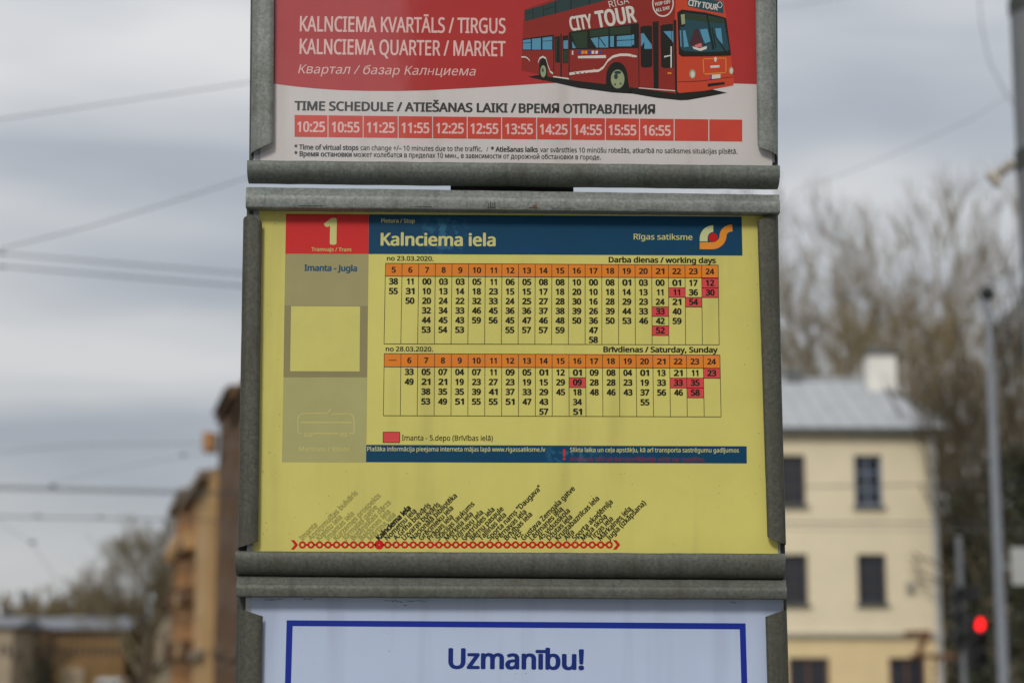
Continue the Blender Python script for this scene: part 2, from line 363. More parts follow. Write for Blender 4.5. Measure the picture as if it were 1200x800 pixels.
def discpx(mb, c, rx, ry, y=-.0010, n=20):
    quadpx(mb, [(c[0] + rx * cos(2 * pi * k / n), c[1] + ry * sin(2 * pi * k / n)) for k in range(n)], y)
def ringpx(mb, c, r0, r1, y=-.0010, n=24, ry=1.0):
    vs = []
    for k in range(n):
        t = 2 * pi * k / n
        for r in (r0, r1): vs.append(P(c[0] + r * cos(t), c[1] + r * ry * sin(t)) + Vector((0, y * LZ, 0)))
    mb.add(vs, [(2 * k, 2 * k + 1, (2 * k + 3) % (2 * n), (2 * k + 2) % (2 * n)) for k in range(n)])

# ------------------------------------------------------------------ board hardware
rnd = random.Random(5)
LOW = [(.006, 0), (-.010, .0), (-.0128, .03), (-.0138, .10), (-.014, .25), (-.014, .42), (-.0134, .54), (-.0118, .64), (-.0095, .75), (-.006, .84), (-.003, .885), (.003, .895)]
LOB = [(.006, 0), (-.010, .0), (-.0128, .03), (-.0138, .10), (-.014, .30), (-.0138, .46), (-.0124, .62), (-.0098, .78), (-.006, .90), (-.002, .96), (.010, .97)]
UPP = [(.006, 0), (-.006, .0), (-.0092, .05), (-.0105, .30), (-.0128, .37), (-.0142, .44), (-.0146, .60), (-.0146, .93), (-.0142, .975), (-.013, 1.0), (-.012, .98), (.000, .98)]
def rail(parent, name, prof, l, r, m):
    """l, r = (x, ytop, ybottom) of the two ends in photo pixels, seen on the rail's front face"""
    fy = -.0135; mb = MB(); n = 40
    A0, A1, B0, B1 = P(l[0], l[1], fy), P(l[0], l[2], fy), P(r[0], r[1], fy), P(r[0], r[2], fy)
    rows = []
    for i in range(n + 1):
        t = i / n; top = A0.lerp(B0, t); bot = A1.lerp(B1, t); jz = rnd.uniform(-1, 1) * .00016; jy = rnd.uniform(-1, 1) * .0002
        rows.append([(top.x * (1 - s) + bot.x * s, dy + (jy if dy < 0 else 0), top.z * (1 - s) + bot.z * s + jz) for dy, s in prof])
    k = len(prof)
    mb.add([v for rr in rows for v in rr], [(i * k + j, i * k + j + 1, (i + 1) * k + j + 1, (i + 1) * k + j) for i in range(n) for j in range(k - 1)], True)
    for rr, flip in ((rows[0], 1), (rows[-1], 0)): mb.add(rr, [list(range(k))[::-1] if flip else list(range(k))])
    return mb.build(name, m, parent)
def clip(parent, outer, inner, topz, botz, m, side, name='side_clip'):
    """outer / inner: (xtop, xbottom) px; topz / botz: lists of (u, y px) along the strip's width, u = 0 outer .. 1 inner"""
    us = [0, .04, .12, .22, .28, .36, .5, .65, .8, .93, 1.0]
    ys = [.008, -.001, -.0062, -.0066, -.0082, -.0086, -.0088, -.0089, -.0088, -.0084, -.0060]
    def itp(tab, u):
        for (a, va), (b, vb) in zip(tab, tab[1:]):
            if a <= u <= b: return va + (vb - va) * (u - a) / (b - a)
        return tab[-1][1]
    nv = 24; mb = MB(); fr = []; bk = []
    yt0 = sum(t[1] for t in topz) / len(topz); yb0 = sum(t[1] for t in botz) / len(botz)
    for j in range(nv + 1):
        v = j / nv; jy = rnd.uniform(-1, 1) * .0003; jx = rnd.uniform(-1, 1) * .12
        for u, y in zip(us, ys):
            py = itp(topz, u) * (1 - v) + itp(botz, u) * v
            xo = outer[0] + (outer[1] - outer[0]) * v; xi = inner[0] + (inner[1] - inner[0]) * v
            q = P(xo + (xi - xo) * u + jx, py, -.008); yy = y + (jy if u > .1 else 0)
            fr.append((q.x, yy, q.z)); bk.append((q.x + (.0012 * side if u < .1 else 0), yy + .0016, q.z))
    k = len(us); ff = [(j * k + i, (j + 1) * k + i, (j + 1) * k + i + 1, j * k + i + 1) for j in range(nv) for i in range(k - 1)]
    mb.add(fr, ff, True); mb.add(bk, [f[::-1] for f in ff], True)
    o = len(fr); al = fr + bk
    rim = [(i, i + 1, i + 1 + o, i + o) for i in range(k - 1)] + [(nv * k + i, nv * k + i + o, nv * k + i + 1 + o, nv * k + i + 1) for i in range(k - 1)] + \
          [(j * k + k - 1, (j + 1) * k + k - 1, (j + 1) * k + k - 1 + o, j * k + k - 1 + o) for j in range(nv)] + [(j * k, j * k + o, (j + 1) * k + o, (j + 1) * k) for j in range(nv)]
    mb.add(al, rim)
    return mb.build(name, m, parent)
def sheet(parent, name, pts, y0, y1, m):
    q = [P(a, b) for a, b in pts]
    return MB().extr([(v.x, v.z) for v in q], y0, y1).build(name, m, parent)

# ---- top board (market poster)
b1 = thing('poster_board', P(600, 205), 'uppermost metal framed board with the red city tour bus poster', 'notice board', 'metal framed boards stacked on the tram stop pole')
sheet(b1, 'back_tray', [(295, -200), (911, -200), (912.3, 196), (291.5, 193)], .0035, .011, M['tray'])
sheet(b1, 'plastic_sleeve', [(302, -190), (905, -190), (908, 190), (297, 190)], .0014, .0026, M['sleeve'])
p1 = sheet(b1, 'poster', [(310, -188), (902, -188), (905, 196), (305, 192)], 0, .001, M['white'])
rail(b1, 'bottom_rail', LOW, (289.5, 187, 213), (914, 193, 220), M['galv'])
rail(b1, 'top_rail', UPP, (292, -215, -190), (911, -211, -186), M['galv'])
clip(b1, (296, 292), (322, 320), [(0, -178), (.3, -181), (1, -172)], [(0, 178), (.1, 178), (1, 167)], M['galv_light'], 1)
clip(b1, (910, 913.5), (883, 888.5), [(0, -178), (.3, -181), (1, -172)], [(0, 181), (.1, 180.5), (.97, 172), (1, 169)], M['galv_light'], -1)
# red field with a curved lower edge
mb = MB(); xs = [310, 322, 345, 370, 400, 430, 465, 500, 550, 600, 640, 680, 760, 835, 870, 903]
yc = [96, 98.5, 101.5, 104, 106, 106.8, 106.9, 106.2, 103.6, 100.5, 98, 96.5, 96, 97.2, 98.4, 99.6]
for i in range(len(xs) - 1): quadpx(mb, [(xs[i], -186), (xs[i + 1], -186), (xs[i + 1], yc[i + 1]), (xs[i], yc[i])], -.0004)
mb.build('red_field', M['poster_red'], p1)
mb = MB(); put_text(mb, 'KALNCIEMA KVARTĀLS / TIRGUS', (351.3, 36.9), (592.5, 39.4), 17.4, bold=.035); mb.build('printed_title', M['poster_text_pale'], p1)
mb = MB(); put_text(mb, 'KALNCIEMA QUARTER / MARKET', (351, 63.4), (592.5, 66.2), 17.3, bold=.035); mb.build('printed_title', M['poster_text_pale'], p1)
mb = MB(); put_text(mb, 'Квартал / базар Калнциема', (349.4, 86.2), (557.5, 89), 10.3, shear=.2, bold=.0); mb.build('printed_subtitle', M['poster_text_pale'], p1)
mb = MB(); put_text(mb, 'TIME SCHEDULE / ATIEŠANAS LAIKI /', (345, 129.2), (605, 132), 10.2, bold=.06)
put_text(mb, 'ВРЕМЯ ОТПРАВЛЕНИЯ', (607.8, 132.2), (767.8, 133.8), 10.4, bold=.06); mb.build('printed_heading', M['poster_text_dark'], p1)
times = ['10:25', '10:55', '11:25', '11:55', '12:25', '12:55', '13:55', '14:25', '14:55', '15:55', '16:55', '', '']
sep = [344.7, 384.4, 425.6, 466.6, 506.9, 547.5, 587.8, 628.8, 668.8, 709.4, 749.4, 790, 830.6, 870.3]
for i, tm in enumerate(times):
    a, b = sep[i] + .55, sep[i + 1] - .55
    ya = 135 + (a - 344.7) * .0105; yb = 135 + (b - 344.7) * .0105
    mb = MB(); quadpx(mb, [(a, ya), (b, yb), (b, yb + 25.6), (a, ya + 25.6)], -.0006); cell = mb.build('time_cell', M['poster_box_red'], p1)
    if tm:
        mb = MB(); cx = (a + b) / 2; cy = (ya + yb) / 2 + 13.6
        put_text(mb, tm, (cx - 16.4, cy + 5.7), (cx + 16.4, cy + 6.0), 11.6, bold=.06); mb.build('printed_time', M['poster_text_pale'], p1)
mb = MB()
put_text(mb, '* Time of virtual stops', (344.7, 175.2), (420, 176), 5.6, bold=.06); put_text(mb, 'can change +/– 10 minutes due to the traffic.', (422.4, 176), (565, 177.6), 5.6, bold=.025)
put_text(mb, '/', (570, 177.8), (572.3, 177.8), 5.6); put_text(mb, '* Atiešanas laiks', (575, 177.8), (630.3, 178.3), 5.6, bold=.06)
put_text(mb, 'var svārstīties 10 minūšu robežās, atkarībā no satiksmes situācijas pilsētā.', (632.8, 178.4), (864, 180.4), 5.6, bold=.025)
put_text(mb, '* Время остановки', (344.7, 183), (412.2, 183.9), 5.6, bold=.06)
put_text(mb, 'может колебатся в пределах 10 мин., в зависимости от дорожной обстановки в городе.', (414.4, 183.9), (704, 187.2), 5.6, bold=.025)
mb.build('printed_footnote', M['poster_text_dark'], p1)
# the printed bus
def A_(pts): return [(600 + x / 7.27, y / 7.27) for x, y in pts]
def B_(pts): return [(730 + x / 7.27, y / 7.27) for x, y in pts]
LAY = [0]
def bp(name, m, polys, k, joined=False):
    mb = MB()
    for p in polys:
        quadpx(mb, p, -.0006 - .00012 * k)
        if not joined: mb.build(name, M[m], p1); mb = MB()
    if joined: mb.build(name, M[m], p1)
bp('bus_shadow', 'bus_shadow', [A_([(135, 655), (230, 640), (380, 665), (1000, 740), (1018, 800), (860, 790), (560, 750), (360, 705), (180, 668)]),
    [(738, 102), (800, 107), (830, 104), (852, 109), (832, 113), (806, 117.5), (797, 117.8), (770, 115), (738, 109.5)]], 1)
side = A_([(105, 85), (385, -15), (700, -105), (1010, -180)]) + [(790, -34), (792, 110)] + A_([(1000, 745), (820, 722), (500, 685), (350, 655), (220, 632), (80, 605), (90, 330)])
bp('bus_side', 'bus_red', [side], 2)
front = [(790, -34), (842, -30), (847, 0)] + B_([(862, 30), (880, 150), (920, 470), (945, 690), (940, 730), (700, 775), (480, 795), (462, 780), (455, 470), (440, 180), (450, 60)])
bp('bus_front', 'bus_orange', [front], 3)
bp('bus_lower_front', 'bus_seam', [B_([(470, 697), (660, 690), (935, 655), (937, 660), (660, 697), (470, 703)])], 4)
bp('bus_upper_windows', 'bus_glass', [A_([(108, 90), (260, 50), (370, 8), (500, -30), (820, -120), (820, 0), (660, 42), (360, 122), (262, 145), (108, 185)])], 4)
bp('bus_upper_posts', 'bus_dark', [A_([(176, 74), (181, 73), (181, 166), (176, 167)]), A_([(264, 48), (269, 47), (269, 143), (264, 145)]), A_([(368, 10), (376, 8), (376, 118), (368, 120)]), A_([(498, -30), (506, -32), (506, 82), (498, 84)]), A_([(655, -70), (663, -72), (663, 40), (655, 42)]),
    A_([(268, 84), (366, 55), (366, 60), (268, 89)]), A_([(108, 118), (176, 100), (176, 104), (108, 122)])], 5)
bp('bus_lower_window_band', 'bus_dark', [A_([(90, 335), (350, 298), (350, 428), (90, 432)]), A_([(488, 275), (1018, 208), (1018, 415), (488, 425)]), [(740, 28.6), (748.5, 27.5), (748.5, 57), (740, 57.2)]], 4)
bp('bus_far_window_light', 'bus_green', [A_([(505, 285), (640, 270), (640, 410), (550, 412)]), A_([(665, 262), (820, 243), (820, 300), (665, 318)]), A_([(835, 240), (1010, 222), (1010, 290), (835, 300)])], 5)
bp('bus_window_light', 'bus_blue', [A_([(94, 345), (160, 337), (160, 425), (94, 425)]), A_([(170, 334), (246, 326), (246, 426), (170, 426)]), A_([(260, 325), (342, 314), (342, 425), (260, 425)]),
    A_([(668, 330), (735, 320), (735, 408), (718, 408)]), A_([(742, 320), (820, 310), (820, 408), (742, 408)]), A_([(836, 312), (868, 308), (868, 402), (836, 402)]),
    A_([(893, 312), (1018, 302), (1018, 398), (893, 398)]), A_([(512, 355), (545, 412), (515, 414)]), B_([(75, 299), (95, 297), (95, 385), (75, 387)])], 6)
bp('bus_window_bars', 'bus_dark', [A_([(94, 368), (160, 362), (160, 367), (94, 373)]), A_([(260, 352), (342, 345), (342, 350), (260, 357)]), A_([(893, 345), (1018, 340), (1018, 346), (893, 352)]), A_([(736, 320), (743, 319), (800, 395), (792, 400)]), B_([(75, 337), (95, 336), (95, 342), (75, 343)])], 7)
bp('bus_door_edge', 'bus_dark', [A_([(352, 300), (358, 300), (358, 655), (352, 653)]), A_([(412, 292), (424, 290), (424, 662), (412, 660)]), A_([(482, 285), (490, 284), (490, 680), (482, 679)]),
    B_([(252, 190), (304, 183), (304, 765), (262, 757)]), B_([(128, 205), (136, 204), (140, 745), (134, 745)]), B_([(430, 175), (455, 170), (462, 780), (445, 775)])], 5)
bp('bus_door_glass', 'bus_dark', [A_([(362, 318), (408, 310), (408, 535), (366, 535)]), A_([(430, 310), (478, 303), (478, 540), (432, 540)]),
    B_([(148, 235), (170, 225), (235, 220), (248, 235), (250, 560), (238, 575), (165, 578), (152, 560)]), B_([(318, 225), (340, 213), (425, 205), (432, 580), (345, 583), (325, 570)])], 6)
bp('bus_door_light', 'bus_blue', [A_([(438, 350), (476, 345), (476, 420), (438, 418)]), B_([(152, 290), (175, 285), (245, 385), (247, 418), (182, 420), (182, 360), (154, 400)]), B_([(345, 270), (412, 268), (412, 345)]), B_([(416, 268), (428, 268), (428, 370), (416, 350)])], 7)
bp('bus_door_green', 'bus_green', [A_([(368, 330), (380, 328), (380, 530), (370, 530)]), A_([(436, 430), (474, 430), (474, 535), (436, 535)])], 7)
bp('bus_handrail', 'bus_white', [B_([(405, 398), (416, 398), (416, 580), (405, 580)]), B_([(352, 480), (405, 470), (405, 480), (360, 490), (352, 498)]), A_([(350, 650), (485, 668), (485, 680), (350, 660)]), B_([(135, 748), (445, 772), (445, 780), (135, 755)])], 8)
arc = lambda cx, cy, rx, ry, a0, a1, n=10: [(cx + rx * cos(R(a0 + (a1 - a0) * i / n)), cy + ry * sin(R(a0 + (a1 - a0) * i / n))) for i in range(n + 1)]
bp('bus_wheel_arch', 'bus_dark', [A_([(232, 640)] + arc(266, 570, 34, 78, 180, 360) + [(302, 650), (300, 672), (262, 688), (240, 665)]), A_([(800, 725)] + arc(893, 660, 92, 132, 180, 360) + [(1000, 750), (960, 780), (860, 775)])], 4)
bp('bus_tyre', 'bus_shadow', [A_(arc(268, 622, 30, 66, 0, 360, 20)), A_(arc(893, 678, 72, 100, 0, 360, 24))], 5)
bp('bus_rim', 'bus_rim', [A_(arc(266, 610, 24, 52, 0, 360, 18)), A_(arc(900, 676, 58, 80, 0, 360, 24))], 6)
bp('bus_rim_shade', 'bus_glass', [A_(arc(885, 655, 17, 23, 0, 360, 14)), A_(arc(900, 620, 30, 14, 0, 360, 14)), A_(arc(878, 722, 8, 10, 0, 360, 8)), A_(arc(925, 715, 8, 10, 0, 360, 8)), A_(arc(262, 600, 8, 18, 0, 360, 12))], 7)
def ribbon(pts, wd):
    up = [(x, y - wd / 2) for x, y in pts]; dn = [(x, y + wd / 2) for x, y in pts]
    return [[up[i], up[i + 1], dn[i + 1], dn[i]] for i in range(len(pts) - 1)]
rib = ribbon([(80, 488), (115, 488), (140, 505), (152, 522)], 11) + ribbon([(222, 535), (235, 500), (262, 486), (288, 500), (305, 560), (325, 612), (350, 630)], 16) + ribbon([(488, 632), (560, 622), (650, 612), (740, 604), (780, 575), (815, 520), (860, 485), (920, 470), (985, 470), (1018, 475)], 22)
bp('bus_swoosh', 'bus_white', [A_(q) for q in rib] + [B_([(75, 467), (120, 478), (118, 490), (75, 489)])], 7, joined=True)
bp('bus_swoosh_stripes', 'bus_red', [A_([(x, 618), (x + 10, 617), (x + 26, 640), (x + 16, 640)]) for x in (530, 570, 610, 650, 690)], 8)
bp('bus_flag_row', 'flag_blue', [A_([(x, 436), (x + 24, 434), (x + 24, 461), (x, 463)]) for x in (562, 648, 742)], 7)
bp('bus_flag_row', 'bus_amber', [A_([(x, 436), (x + 24, 434), (x + 24, 461), (x, 463)]) for x in (590, 618)] + [A_([(690, 590), (705, 588), (705, 597), (690, 598)]), B_([(378, 620), (412, 618), (412, 634), (378, 632)])], 7)
bp('bus_flag_row', 'bus_white', [A_([(x, 436), (x + 22, 434), (x + 22, 461), (x, 463)]) for x in (678, 710)] + [A_([(562, 480), (800, 472), (800, 498), (562, 500)]), A_([(510, 435), (522, 435), (522, 470), (510, 470)])], 7)
bp('bus_windscreen_surround', 'bus_dark', [B_([(462, 110), (500, 85), (700, 108), (860, 150), (880, 160), (920, 465), (915, 478), (700, 484), (500, 485), (475, 465)])], 5)
bp('bus_windscreen', 'bus_teal', [B_([(486, 140), (520, 112), (715, 135), (860, 165), (905, 425), (890, 440), (690, 446), (520, 438), (492, 415)])], 6)
bp('bus_windscreen_light', 'bus_blue', [B_([(655, 255), (718, 248), (745, 355), (700, 375), (680, 330)]), B_([(785, 245), (835, 242), (850, 380), (800, 330)]), B_([(484, 262), (494, 262), (500, 400), (490, 400)]), B_([(510, 265), (530, 260), (560, 400), (520, 405)])], 7)
bp('bus_windscreen_top', 'bus_green', [B_([(520, 116), (715, 140), (855, 168), (862, 205), (715, 190), (525, 165)])], 7)
bp('bus_driver', 'bus_maroon', [B_([(590, 310), (605, 255), (640, 250), (655, 300), (680, 345), (675, 395), (590, 405), (565, 370)])], 8)
bp('bus_driver_arm', 'bus_pink', [B_([(605, 390), (665, 368), (675, 400), (625, 412)])], 9)
bp('bus_driver_papers', 'bus_white', [B_([(590, 398), (650, 415), (715, 395), (712, 420), (660, 438), (600, 418)])], 10)
bp('bus_wipers', 'bus_dark', [B_([(708, 130), (722, 132), (780, 425), (762, 428)]), B_([(755, 240), (762, 238), (795, 410), (785, 412)]), B_([(770, 290), (776, 286), (880, 440), (868, 445)]), B_([(680, 380), (745, 362), (745, 368), (684, 387)])], 9)
bp('bus_mirror', 'bus_dark', [B_([(462, 125), (525, 115), (535, 150), (530, 215), (520, 232), (470, 235)])], 10)
bp('bus_mirror_glass', 'bus_rim', [B_([(492, 128), (525, 122), (530, 205), (500, 215)])], 11)
bp('bus_headlight', 'bus_rim', [B_(arc(592, 632, 27, 40, 0, 360, 18)), B_(arc(922, 604, 19, 32, 0, 360, 16))], 6)
bp('bus_headlight_core', 'bus_white', [B_(arc(594, 636, 17, 28, 0, 360, 16)), B_(arc(924, 606, 12, 24, 0, 360, 14))], 7)
bp('bus_panel_outline', 'bus_amber', [B_([(678, 500), (880, 493), (880, 501), (678, 508)]), B_([(678, 500), (686, 500), (694, 638), (686, 638)]), B_([(872, 495), (880, 495), (882, 622), (874, 622)]), B_([(686, 630), (882, 616), (882, 624), (686, 640)])], 6)
bp('bus_number_plate', 'bus_white', [B_([(757, 640), (830, 634), (830, 668), (757, 676)])], 6)
bp('bus_number_plate_band', 'flag_blue', [B_([(745, 643), (757, 642), (757, 677), (745, 679)])], 6)
bp('bus_bumper_grille', 'bus_dark', [B_([(722, 715), (866, 700), (866, 722), (722, 742)])], 6)
bp('bus_badge', 'bus_white', [B_(arc(788, 508, 11, 22, 0, 360, 10)), B_([(745, 562), (822, 558), (822, 578), (745, 582)])], 7)
bp('bus_destination_screen', 'bus_teal', [B_([(545, -22), (850, 12), (858, 118), (700, 92), (552, 58)])], 6)
mb = MB(); put_text(mb, 'CITY', (668.8, 36.6), (695, 32.6), 15.8, bold=.07, y=-.0024); mb.build('printed_bus_name', M['bus_white'], p1)
mb = MB(); put_text(mb, 'TOUR', (699.5, 32.8), (746.5, 25.6), 18.5, bold=.07, y=-.0024); mb.build('printed_bus_name', M['bus_white'], p1)
mb = MB(); put_text(mb, 'RIGA', (714.5, 9.5), (737.5, 4.2), 7.6, y=-.0024); mb.build('printed_bus_name', M['bus_white'], p1)
mb = MB(); ringpx(mb, (776.8, 4.5), 11.3, 12.7, -.0024, ry=1.25)
put_text(mb, 'HOP ON', (768, 0.3), (785, -2.8), 3.8, bold=.06, y=-.0024); put_text(mb, 'HOP OFF', (768, 7.4), (786.2, 4.2), 3.8, bold=.06, y=-.0024); put_text(mb, 'ALL DAY', (768.6, 14.6), (785.4, 11.2), 3.8, bold=.06, y=-.0024)
mb.build('printed_bus_roundel', M['bus_white'], p1)
mb = MB(); put_text(mb, 'CITY TOUR', (806, 6.6), (841, 12.6), 6.6, bold=.07, y=-.0024); ringpx(mb, (843.5, 6.2), 2.2, 2.9, -.0024, ry=1.3); mb.build('printed_bus_name', M['bus_white'], p1)

# ---- middle board (tram timetable)
b2 = thing('timetable_board', B2LOC, 'middle metal framed board with the yellow tram timetable', 'notice board', 'metal framed boards stacked on the tram stop pole')
sheet(b2, 'back_tray', [(289, 236), (912, 240), (921, 660), (279, 655)], .0035, .011, M['tray'])
sheet(b2, 'plastic_sleeve', [(297, 238), (905, 242), (915, 655), (289, 652)], .0014, .0026, M['sleeve'])
p2 = sheet(b2, 'timetable_poster', [(303.6, 240), (902, 244), (912, 656), (296, 653)], 0, .001, M['yellow'])
rail(b2, 'top_rail', UPP, (288, 217, 243.5), (914, 226, 250), M['galv_light'])
rail(b2, 'bottom_rail', LOB, (275.5, 645, 674.5), (920.5, 648, 679.5), M['galv_mid'])
clip(b2, (283.2, 276.5), (306.7, 302), [(0, 256), (.12, 254), (.45, 250.5), (1, 260)], [(0, 641.5), (.3, 640), (1, 634)], M['galv_dark'], 1)
clip(b2, (913, 923.5), (888, 899.8), [(0, 249), (.4, 251.5), (1, 258.8)], [(0, 636.8), (.35, 636), (.9, 631), (1, 628)], M['galv_dark'], -1)
def bit(name, m, fn, lab=None):
    mb = MB(); fn(mb); return mb.build(name, M[m], p2, label=lab)
bit('blue_header', 'print_blue', lambda mb: quadpx(mb, [(432.3, 251.3), (869, 254), (870, 299.5), (432, 297.6)]))
bit('red_header', 'print_red', lambda mb: quadpx(mb, [(335.2, 250.7), (432.1, 251.3), (431.9, 297.6), (334.4, 297.4)]))
bit('grey_column', 'print_gray', lambda mb: quadpx(mb, [(334.4, 297.7), (431.9, 297.9), (431.2, 358.4), (333.4, 358.0)]))
bit('grey_column', 'print_gray_dark', lambda mb: quadpx(mb, [(333.4, 358.0), (431.2, 358.4), (430.3, 442), (332.2, 442)]))
bit('grey_column', 'print_gray_green', lambda mb: quadpx(mb, [(332.2, 442), (430.3, 442), (429.0, 541.4), (330.5, 541)]))
bit('code_panel', 'qr_yellow', lambda mb: quadpx(mb, [(341.2, 358.7), (422, 359.1), (421.4, 435), (340.0, 434.8)], -.0012), 'blank pale yellow square')
bit('route_number', 'print_pale_yellow', lambda mb: put_text(mb, '1', (379, 285.6), (394.3, 285.7), 29, bold=.07))
bit('printed_caption', 'print_dim_yellow', lambda mb: put_text(mb, 'Tramvajs / Tram', (364.9, 294.2), (411.6, 294.6), 4.2, bold=.035))
bit('printed_route', 'print_title_blue', lambda mb: put_text(mb, 'Imanta - Jugla', (356.6, 317.2), (418.5, 317.8), 6.9, bold=.075))
bit('printed_caption', 'print_dim_yellow', lambda mb: put_text(mb, 'Pietura / Stop', (446.8, 260.8), (486, 261.1), 4.4, bold=.035))
bit('stop_name', 'print_pale_yellow', lambda mb: put_text(mb, 'Kalnciema iela', (446, 287.4), (580.8, 288.2), 14, bold=.055))
bit('operator_name', 'print_pale_yellow', lambda mb: put_text(mb, 'Rīgas satiksme', (742.6, 280.6), (811.4, 281.2), 6.6, bold=.02))
def Lg(pts): return [(730 + x / 7.06, 240 + y / 7.06) for x, y in pts]
bit('operator_logo', 'logo_pale', lambda mb: [quadpx(mb, Lg(q)) if 0 else quadpx(mb, Lg(q), -.0012) for q in
    [[a1, a2, b2_, b1_] for a1, a2, b1_, b2_ in [(o1, o2, i1, i2) for (o1, o2, i1, i2) in zip(
        [(635, 303)] + arc(747, 280, 112, 110, 180, 270)[:-1], arc(747, 280, 112, 110, 180, 270), [(700, 303)] + arc(747, 275, 47, 50, 180, 270)[:-1], arc(747, 275, 47, 50, 180, 270))]]])
def slogo(mb):
    # a flat bar running into an S that rises to the right
    oc = [(635, 339), (735, 339)] + [(740 + 88 * sin(R(a)), 252 + 87 * cos(R(a))) for a in range(10, 91, 10)]
    oc += [(905 - 77 * cos(R(a)), 255 - 63 * sin(R(a))) for a in range(10, 91, 10)]
    wd = 28.5; L_ = []; R_ = []
    for i, p in enumerate(oc):
        a = Vector(oc[max(i - 1, 0)]); b = Vector(oc[min(i + 1, len(oc) - 1)]); d = (b - a).normalized(); n = Vector((-d.y, d.x)) * wd
        L_.append(Vector(p) + n); R_.append(Vector(p) - n)
    for i in range(len(oc) - 1): quadpx(mb, Lg([R_[i], R_[i + 1], L_[i + 1], L_[i]]), -.0012)
bit('operator_logo', 'logo_orange', slogo)
bit('operator_logo', 'logo_red', lambda mb: discpx(mb, Lg([(745, 270)])[0], 5.2, 5.1, -.0014))
bit('printed_date', 'print_black', lambda mb: put_text(mb, 'no 23.03.2020.', (453.4, 305.3), (508, 305.7), 5.2, bold=.035))
bit('printed_heading', 'print_black', lambda mb: put_text(mb, 'Darba dienas / working days', (713.2, 307.4), (838.9, 308.3), 6.2, bold=.06))
bit('printed_date', 'print_black', lambda mb: put_text(mb, 'no 28.03.2020.', (452, 411.2), (507.4, 411.6), 5.2, bold=.035))
bit('printed_heading', 'print_black', lambda mb: put_text(mb, 'Brīvdienas / Saturday, Sunday', (707, 412.3), (841, 412.9), 6.2, bold=.06))
T1 = {5: '38 55', 6: '11 31 50', 7: '00 10 20 32 44 53', 8: '03 13 24 34 45 54', 9: '03 14 22 33 43 53', 10: '05 18 32 46 59', 11: '11 23 33 45 56', 12: '06 15 24 36 45 55', 13: '05 15 25 36 47 57',
      14: '08 17 27 37 46 57', 15: '08 18 28 38 48 59', 16: '10 20 30 39 50', 17: '00 10 16 26 36 47 58', 18: '08 18 28 39 50', 19: '01 14 29 44 53', 20: '03 13 23 33 46', 21: '00 11 24 33 42 52', 22: '01 11 21 40 59', 23: '17 36 54', 24: '12 30'}
T2 = {5: '', 6: '33 49', 7: '05 21 38 53', 8: '07 21 35 49', 9: '04 19 35 51', 10: '07 23 39 55', 11: '11 27 41 55', 12: '09 23 37 51', 13: '05 19 33 47', 14: '01 15 29 43 57', 15: '12 29 45', 16: '01 09 18 34 51',
      17: '09 28 48', 18: '08 28 46', 19: '04 23 43', 20: '01 19 37 55', 21: '13 33 56', 22: '21 33 46', 23: '11 35 58', 24: '23'}
H1 = [(21, 3), (21, 5), (22, 1), (23, 2), (24, 0), (24, 1)]; H2 = [(16, 1), (22, 1), (23, 1), (23, 2), (24, 0)]
def table(tl, tr, bl, br, hh, tab, hot, first, row0, step):
    def X(c, v):   # pixel at column edge c (0..20) and height fraction v
        a = Vector(tl).lerp(Vector(bl), v); b = Vector(tr).lerp(Vector(br), v); return a.lerp(b, c / 20)
    Ht = bl[1] - tl[1]; vh = hh / Ht
    mb = MB()
    for i in range(20): quadpx(mb, [X(i, 0), X(i + 1, 0), X(i + 1, vh), X(i, vh)], -.0007)
    mb.build('orange_hour_row', M['print_orange'], p2)
    for c, r_ in hot:
        v0 = (row0 + r_ * step - step / 2 + .3) / Ht; v1 = (row0 + r_ * step + step / 2 + .3) / Ht
        mb = MB(); quadpx(mb, [X(c - 5, v0), X(c - 4, v0), X(c - 4, v1), X(c - 5, v1)], -.0007); mb.build('red_highlight', M['print_cell_red'], p2)
    mb = MB()
    for i in range(21): linepx(mb, X(i, 0), X(i, 1), .62)
    for v in (0, vh, 1): linepx(mb, X(0, v), X(20, v), .7, -.00104)
    for c, r_ in hot:
        for s_ in (-.5, .5):
            v = (row0 + (r_ + s_) * step + .3) / Ht; linepx(mb, X(c - 5, v), X(c - 4, v), .7, -.00108)
    mb.build('table_lines', M['print_black'], p2)
    mb = MB()
    for i in range(20):
        s_ = first if i == 0 else str(5 + i); c = X(i + .5, vh / 2)
        if s_ == '—': linepx(mb, (c.x - 4.6, c.y), (c.x + 4.6, c.y), .8, -.0012)
        else: put_centered(mb, s_, c, 6.3, 5.0 if len(s_) == 1 else 10.4 - (2.0 if s_ == '11' else 0) - (.5 if s_[0] == '1' else 0), bold=.07)
    mb.build('hour_numbers', M['print_black'], p2)
    for i in range(20):
        ms = tab[5 + i].split()
        if not ms: continue
        mb = MB()
        for k, s_ in enumerate(ms):
            c = X(i + .5, (row0 + k * step) / Ht); put_centered(mb, s_, (c.x, c.y), 6.7, 10.7 - (2.2 if s_ == '11' else 0) - (.5 if s_[0] == '1' else 0), bold=.085)
        mb.build('departure_minutes', M['print_black'], p2)
table((451.8, 308.5), (841.6, 310.7), (450.1, 402.8), (842.7, 403.9), 15.1, T1, H1, '5', 21.1, 11.28)
table((450.3, 414.2), (843.6, 415.9), (449.3, 486.8), (845, 488.2), 15.5, T2, H2, '—', 21.2, 11.5)
bit('legend_box', 'print_cell_red', lambda mb: quadpx(mb, [(449, 506), (468.6, 506.1), (468.4, 518.3), (448.9, 518.2)]))
bit('legend_outline', 'print_black', lambda mb: [linepx(mb, a, b, .7) for a, b in (((449, 506), (468.6, 506.1)), ((468.6, 506.1), (468.4, 518.3)), ((468.4, 518.3), (448.9, 518.2)), ((448.9, 518.2), (449, 506)))])
